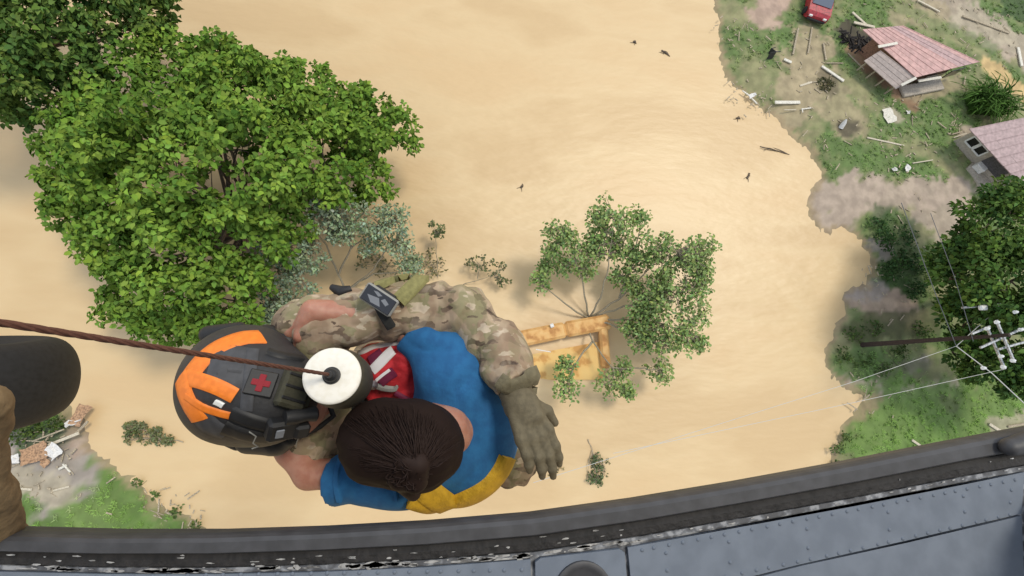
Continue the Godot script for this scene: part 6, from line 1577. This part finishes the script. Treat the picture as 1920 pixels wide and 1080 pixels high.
	for k in 620:
		var f := rng.randf() * (starts.size() - 1.001)
		var i := int(f)
		if i == 11: continue
		var r0 := [starts[i][0].lerp(starts[i + 1][0], f - i), starts[i][1].lerp(starts[i + 1][1], f - i)]
		var r1: Array = goal[k % 2]
		var b0 := rng.randf_range(0.0, 0.35)
		var pts := []; var rr := []
		var lift := rng.randf_range(0.0, 0.0045) if k % 9 else rng.randf_range(0.004, 0.014)
		for j in 7:
			var g: float = lerpf(b0, 0.93, j / 6.0)
			var st := stick(hb, 0.04, [r0[0].lerp(r1[0], g), r0[1].lerp(r1[1], g)])
			pts.append(st[0] + st[1] * (lift + 0.002 * sin(j * 1.1 + k)) + rdir() * 0.0022); rr.append(0.0012 * (1.0 - 0.6 * absf(j / 3.0 - 1.0)))
		strands.tube(pts, rr, 4, false)
	for k in 150:
		var a := rdir(); var b := rdir()
		var c: Vector3 = [Vector3(-0.089, 29.055, 0.153), Vector3(-0.079, 29.039, 0.178), Vector3(-0.107, 29.035, 0.174)][k % 3]
		var pts := []; var rr := []
		for j in 7:
			var an := j * 0.45 + k
			pts.append(c + (a * cos(an) + b * sin(an)) * 0.0255); rr.append(0.0013)
		strands.tube(pts, rr, 4, false)
	var so := obj("hair_strands", strands, M.hair_b, hr)
	so.set_meta("kind", "stuff")
	# rescue sling, passing round her back under the arms
	var sl := thing("rescue_sling", Vector3(0.036, 28.664, 0.267), "wide yellow rescue sling looped round the woman's back", "sling")
	var mb := MB.new()
	strap_on(mb, s, 0.06, [[Vector3(-0.058, 29.346, 0.146), Vector3(-0.185, 27.93, 0.461)], [Vector3(-0.031, 29.348, 0.155), Vector3(-0.1, 27.934, 0.489)], [Vector3(-0.005, 29.351, 0.155), Vector3(-0.015, 27.944, 0.489)], [Vector3(0.021, 29.355, 0.146), Vector3(0.067, 27.959, 0.463)], [Vector3(0.042, 29.361, 0.132), Vector3(0.132, 27.975, 0.419)], [Vector3(0.056, 29.366, 0.114), Vector3(0.178, 27.992, 0.362)], [Vector3(0.064, 29.371, 0.097), Vector3(0.203, 28.007, 0.307)]], 0.0245, 0.006, 0.012)
	obj("strap", mb, M.yellow, sl)
	var mb2 := MB.new()
	strap_on(mb2, s, 0.06, [[Vector3(-0.047, 29.35, 0.132), Vector3(-0.15, 27.943, 0.417)], [Vector3(-0.036, 29.35, 0.141), Vector3(-0.114, 27.941, 0.445)], [Vector3(-0.023, 29.35, 0.149), Vector3(-0.073, 27.941, 0.472)], [Vector3(-0.012, 29.35, 0.155), Vector3(-0.037, 27.941, 0.489)]], 0.024, 0.005, 0.018)
	obj("sling_tail", mb2, M.yellow, sl)

func vest() -> void:
	var t := thing("rescue_vest", Vector3(-0.165, 28.73, -0.014), "red vest with white slashes and pale piping between the two people", "vest")
	var vb := [bone(Vector3(-0.219, 28.754, -0.06), Vector3(-0.133, 28.785, -0.064), 0.038, 0.046), bone(Vector3(-0.13, 28.773, -0.054), Vector3(-0.115, 28.748, 0.028), 0.044, 0.040), bone(Vector3(-0.207, 28.721, 0.007), Vector3(-0.124, 28.738, 0.018), 0.045, 0.045), bone(Vector3(-0.219, 28.754, -0.06), Vector3(-0.211, 28.717, 0.021), 0.035, 0.04), bone(Vector3(-0.176, 28.751, -0.021), Vector3(-0.156, 28.738, -0.0), 0.055, 0.052)]
	var wr := noise_of(67, 11.0, 2)
	wr.fractal_type = FastNoiseLite.FRACTAL_RIDGED
	obj("padding", nets(vb, 0.03, 0.005, 0.006, wr), M.red_cloth, t)
	var a := MB.new()
	strap_on(a, vb, 0.03, [[Vector3(-0.133, 29.375, -0.035), Vector3(-0.421, 28.022, -0.112)], [Vector3(-0.113, 29.379, -0.044), Vector3(-0.359, 28.034, -0.138)], [Vector3(-0.089, 29.383, -0.049), Vector3(-0.282, 28.046, -0.154)], [Vector3(-0.07, 29.385, -0.049), Vector3(-0.222, 28.053, -0.154)], [Vector3(-0.057, 29.385, -0.038), Vector3(-0.181, 28.051, -0.121)], [Vector3(-0.051, 29.381, -0.017), Vector3(-0.162, 28.04, -0.055)], [Vector3(-0.047, 29.376, 0.007), Vector3(-0.149, 28.025, 0.022)], [Vector3(-0.044, 29.373, 0.023), Vector3(-0.139, 28.016, 0.072)]], 0.0055, 0.003, 0.004)
	obj("piping", a, M.piping, t)
	var b := MB.new()
	strap_on(b, vb, 0.03, [[Vector3(-0.113, 29.373, -0.015), Vector3(-0.357, 28.015, -0.046)], [Vector3(-0.105, 29.376, -0.023), Vector3(-0.331, 28.024, -0.072)], [Vector3(-0.095, 29.379, -0.033), Vector3(-0.301, 28.034, -0.105)], [Vector3(-0.087, 29.382, -0.041), Vector3(-0.275, 28.042, -0.129)]], 0.0125, 0.0022, 0.004)
	obj("white_slash", b, M.white_cloth, t)
	var m := MB.new()
	strap_on(m, vb, 0.03, [[Vector3(-0.117, 29.375, -0.027), Vector3(-0.372, 28.022, -0.086)], [Vector3(-0.109, 29.378, -0.033), Vector3(-0.345, 28.029, -0.105)], [Vector3(-0.102, 29.379, -0.038), Vector3(-0.323, 28.035, -0.121)]], 0.010, 0.002, 0.004)
	strap_on(m, vb, 0.03, [[Vector3(-0.103, 29.371, 0.001), Vector3(-0.325, 28.009, 0.002)], [Vector3(-0.093, 29.374, -0.008), Vector3(-0.294, 28.018, -0.024)], [Vector3(-0.085, 29.376, -0.013), Vector3(-0.268, 28.025, -0.042)]], 0.013, 0.002, 0.004)
	obj("maroon_panel", m, M.maroon, t)
	var c := MB.new()
	strap_on(c, vb, 0.03, [[Vector3(-0.107, 29.371, -0.002), Vector3(-0.338, 28.009, -0.007)], [Vector3(-0.099, 29.374, -0.009), Vector3(-0.312, 28.017, -0.029)], [Vector3(-0.09, 29.376, -0.016), Vector3(-0.284, 28.025, -0.05)]], 0.0035, 0.0026, 0.0055)
	obj("white_slash", c, M.white_cloth, t)
	var d := MB.new()
	strap_on(d, vb, 0.03, [[Vector3(-0.108, 29.37, 0.005), Vector3(-0.342, 28.004, 0.015)], [Vector3(-0.097, 29.371, 0.008), Vector3(-0.307, 28.007, 0.024)], [Vector3(-0.084, 29.372, 0.009), Vector3(-0.266, 28.01, 0.029)], [Vector3(-0.081, 29.373, 0.005), Vector3(-0.256, 28.014, 0.015)]], 0.005, 0.003, 0.007)
	obj("buckle_strap", d, M.grey_plastic, t)
	var f := MB.new()
	strap_on(f, vb, 0.03, [[Vector3(-0.083, 29.371, 0.014), Vector3(-0.262, 28.008, 0.044)], [Vector3(-0.066, 29.371, 0.023), Vector3(-0.21, 28.008, 0.072)], [Vector3(-0.049, 29.372, 0.029), Vector3(-0.154, 28.01, 0.092)]], 0.004, 0.003, 0.006)
	obj("edge_cord", f, M.maroon, t)

func hoist() -> void:
	var down := (Vector3(-0.241, 28.954, 0.001) - Vector3(-0.231, 29.122, -0.01)).normalized()
	var tilt := Basis(Vector3.RIGHT, Vector3.UP, Vector3.BACK)
	var ax := -down
	var x := (Vector3.RIGHT - ax * Vector3.RIGHT.dot(ax)).normalized()
	var bs := Basis(x, ax, x.cross(ax))
	# the disc faces a little towards the cable
	var c := Vector3(-0.231, 29.122, -0.01)
	var t := thing("hoist_hook", c + down * 0.30, "white bumper disc above the dark hoist hook on the cable", "hook")
	var d := MB.new()
	d.lathe(Transform3D(bs, c), [Vector2(0.014, 0.004), Vector2(0.030, 0.0046), Vector2(0.046, 0.0040), Vector2(0.0505, 0.0022), Vector2(0.0515, -0.001), Vector2(0.0505, -0.010), Vector2(0.046, -0.013), Vector2(0.012, -0.013)], 56)
	obj("bumper_disc", d, M.bumper, t)
	var b := MB.new()
	b.lathe(Transform3D(bs, c), [Vector2(0.0, 0.030), Vector2(0.0055, 0.030), Vector2(0.0065, 0.022), Vector2(0.0105, 0.020), Vector2(0.0125, 0.013), Vector2(0.0125, 0.009), Vector2(0.0155, 0.008), Vector2(0.0160, 0.004), Vector2(0.0150, 0.002)], 28)
	obj("cable_ball", b, M.kit_black, t)
	var h := MB.new()
	h.lathe(Transform3D(bs, c), [Vector2(0.046, -0.015), Vector2(0.050, -0.018), Vector2(0.055, -0.035), Vector2(0.058, -0.07), Vector2(0.058, -0.13), Vector2(0.052, -0.155), Vector2(0.03, -0.165), Vector2(0.0, -0.165)], 40)
	obj("spring_housing", h, M.hook_body, t)
	var k := MB.new()
	var q := c + down * 0.16
	k.tube([q, q + down * 0.05, q + down * 0.08 + bs.x * 0.035, q + down * 0.13 + bs.x * 0.04, q + down * 0.16, q + down * 0.14 - bs.x * 0.035], [0.012, 0.012, 0.011, 0.012, 0.012, 0.008], 10)
	obj("hook", k, M.steel, t)
	# the cable, slack swinging back up to the winch boom
	var top := Vector3(-0.374, 29.586, -0.047)
	var bot := c + bs.y * 0.026
	org = bot
	var cb := MB.new()
	var far := top + (top - bot) * 0.75
	var pts := []; var rr := []
	for i in 30:
		pts.append(bot.lerp(far, i / 29.0)); rr.append(0.0027)
	cb.tube(pts, rr, 10)
	# lay of the strands
	for s in 5:
		var hp := []; var hr := []
		var dir := (far - bot).normalized()
		var u := dir.cross(Vector3.BACK).normalized(); var w := dir.cross(u)
		for i in 181:
			var an := i * 0.35 + TAU * s / 5.0
			hp.append(bot.lerp(far, i / 180.0) + (u * cos(an) + w * sin(an)) * 0.0023); hr.append(0.0012)
		cb.tube(hp, hr, 5, false)
	var o := obj("hoist_cable", cb, M.cable)
	tag(o, "taut brown steel hoist cable running up from the white disc", "cable")
	# wrist display on the airman's sleeve
	var pc := Vector3(-0.185, 28.953, -0.183)
	var pt := thing("wrist_display", pc, "small black screen in grey case strapped to the camouflaged sleeve", "phone")
	var lx := (Vector3(-0.151, 28.953, -0.165) - Vector3(-0.22, 28.954, -0.209)).normalized()
	var sx := (Vector3(-0.196, 28.95, -0.175) - Vector3(-0.175, 28.957, -0.2)).normalized()
	var nn := sx.cross(lx).normalized()
	if nn.y < 0.0: nn = -nn
	sx = lx.cross(nn).normalized()
	var pb := Basis(lx, nn, sx)
	var cs := MB.new()
	cs.box(Transform3D(pb, pc), Vector3(0.084, 0.014, 0.044), 0.004)
	obj("case", cs, M.grey_plastic, pt)
	var sc := MB.new()
	sc.box(Transform3D(pb, pc + nn * 0.0062), Vector3(0.076, 0.004, 0.037), 0.001)
	var so := obj("screen", sc, M.screen, pt)
	var mp := MB.new()
	for e in [[-0.028, 0.002, -0.012, 0.014, 0.012, 0.012, 0.0, -0.004], [-0.02, -0.012, -0.004, -0.006, 0.004, -0.012, -0.01, -0.015], [0.006, -0.002, 0.022, 0.004, 0.026, -0.004, 0.012, -0.01]]:
		var ring := []
		for i in 4: ring.append(pc + nn * 0.0084 + lx * float(e[i * 2]) + sx * float(e[i * 2 + 1]))
		mp.poly(ring, nn)
	obj("map_shape", mp, M.screen_map, so)
	var hold := MB.new()
	hold.box(Transform3D(pb, pc - nn * 0.018), Vector3(0.06, 0.022, 0.05), 0.006)
	obj("holder", hold, M.kit_black, pt)

func crew_leg() -> void:
	var a := Vector3(-0.624, 29.299, 0.059); var b := Vector3(-0.678, 29.209, 0.164); var c := Vector3(-0.763, 29.094, 0.278)
	var t := thing("person", c, "tan trouser leg and boot of a crew member at the door sill", "person")
	var fold := noise_of(69, 9.0, 3)
	fold.fractal_type = FastNoiseLite.FRACTAL_RIDGED
	var legb := [bone(Vector3(-0.607, 29.327, 0.03), a, 0.030, 0.022), bone(a, b, 0.022, 0.027), bone(b, c, 0.030, 0.05), bone(c, Vector3(-0.779, 29.012, 0.365), 0.05, 0.05)]
	obj("body", nets(legb, 0.02, 0.006, 0.005, fold), M.tan_suit, t)
	obj("boot", nets([bone(Vector3(-0.754, 29.069, 0.303), Vector3(-0.756, 29.019, 0.342), 0.022, 0.028), bone(Vector3(-0.756, 29.019, 0.342), Vector3(-0.778, 28.98, 0.421), 0.03, 0.045)], 0.02, 0.005), M.boot, t)
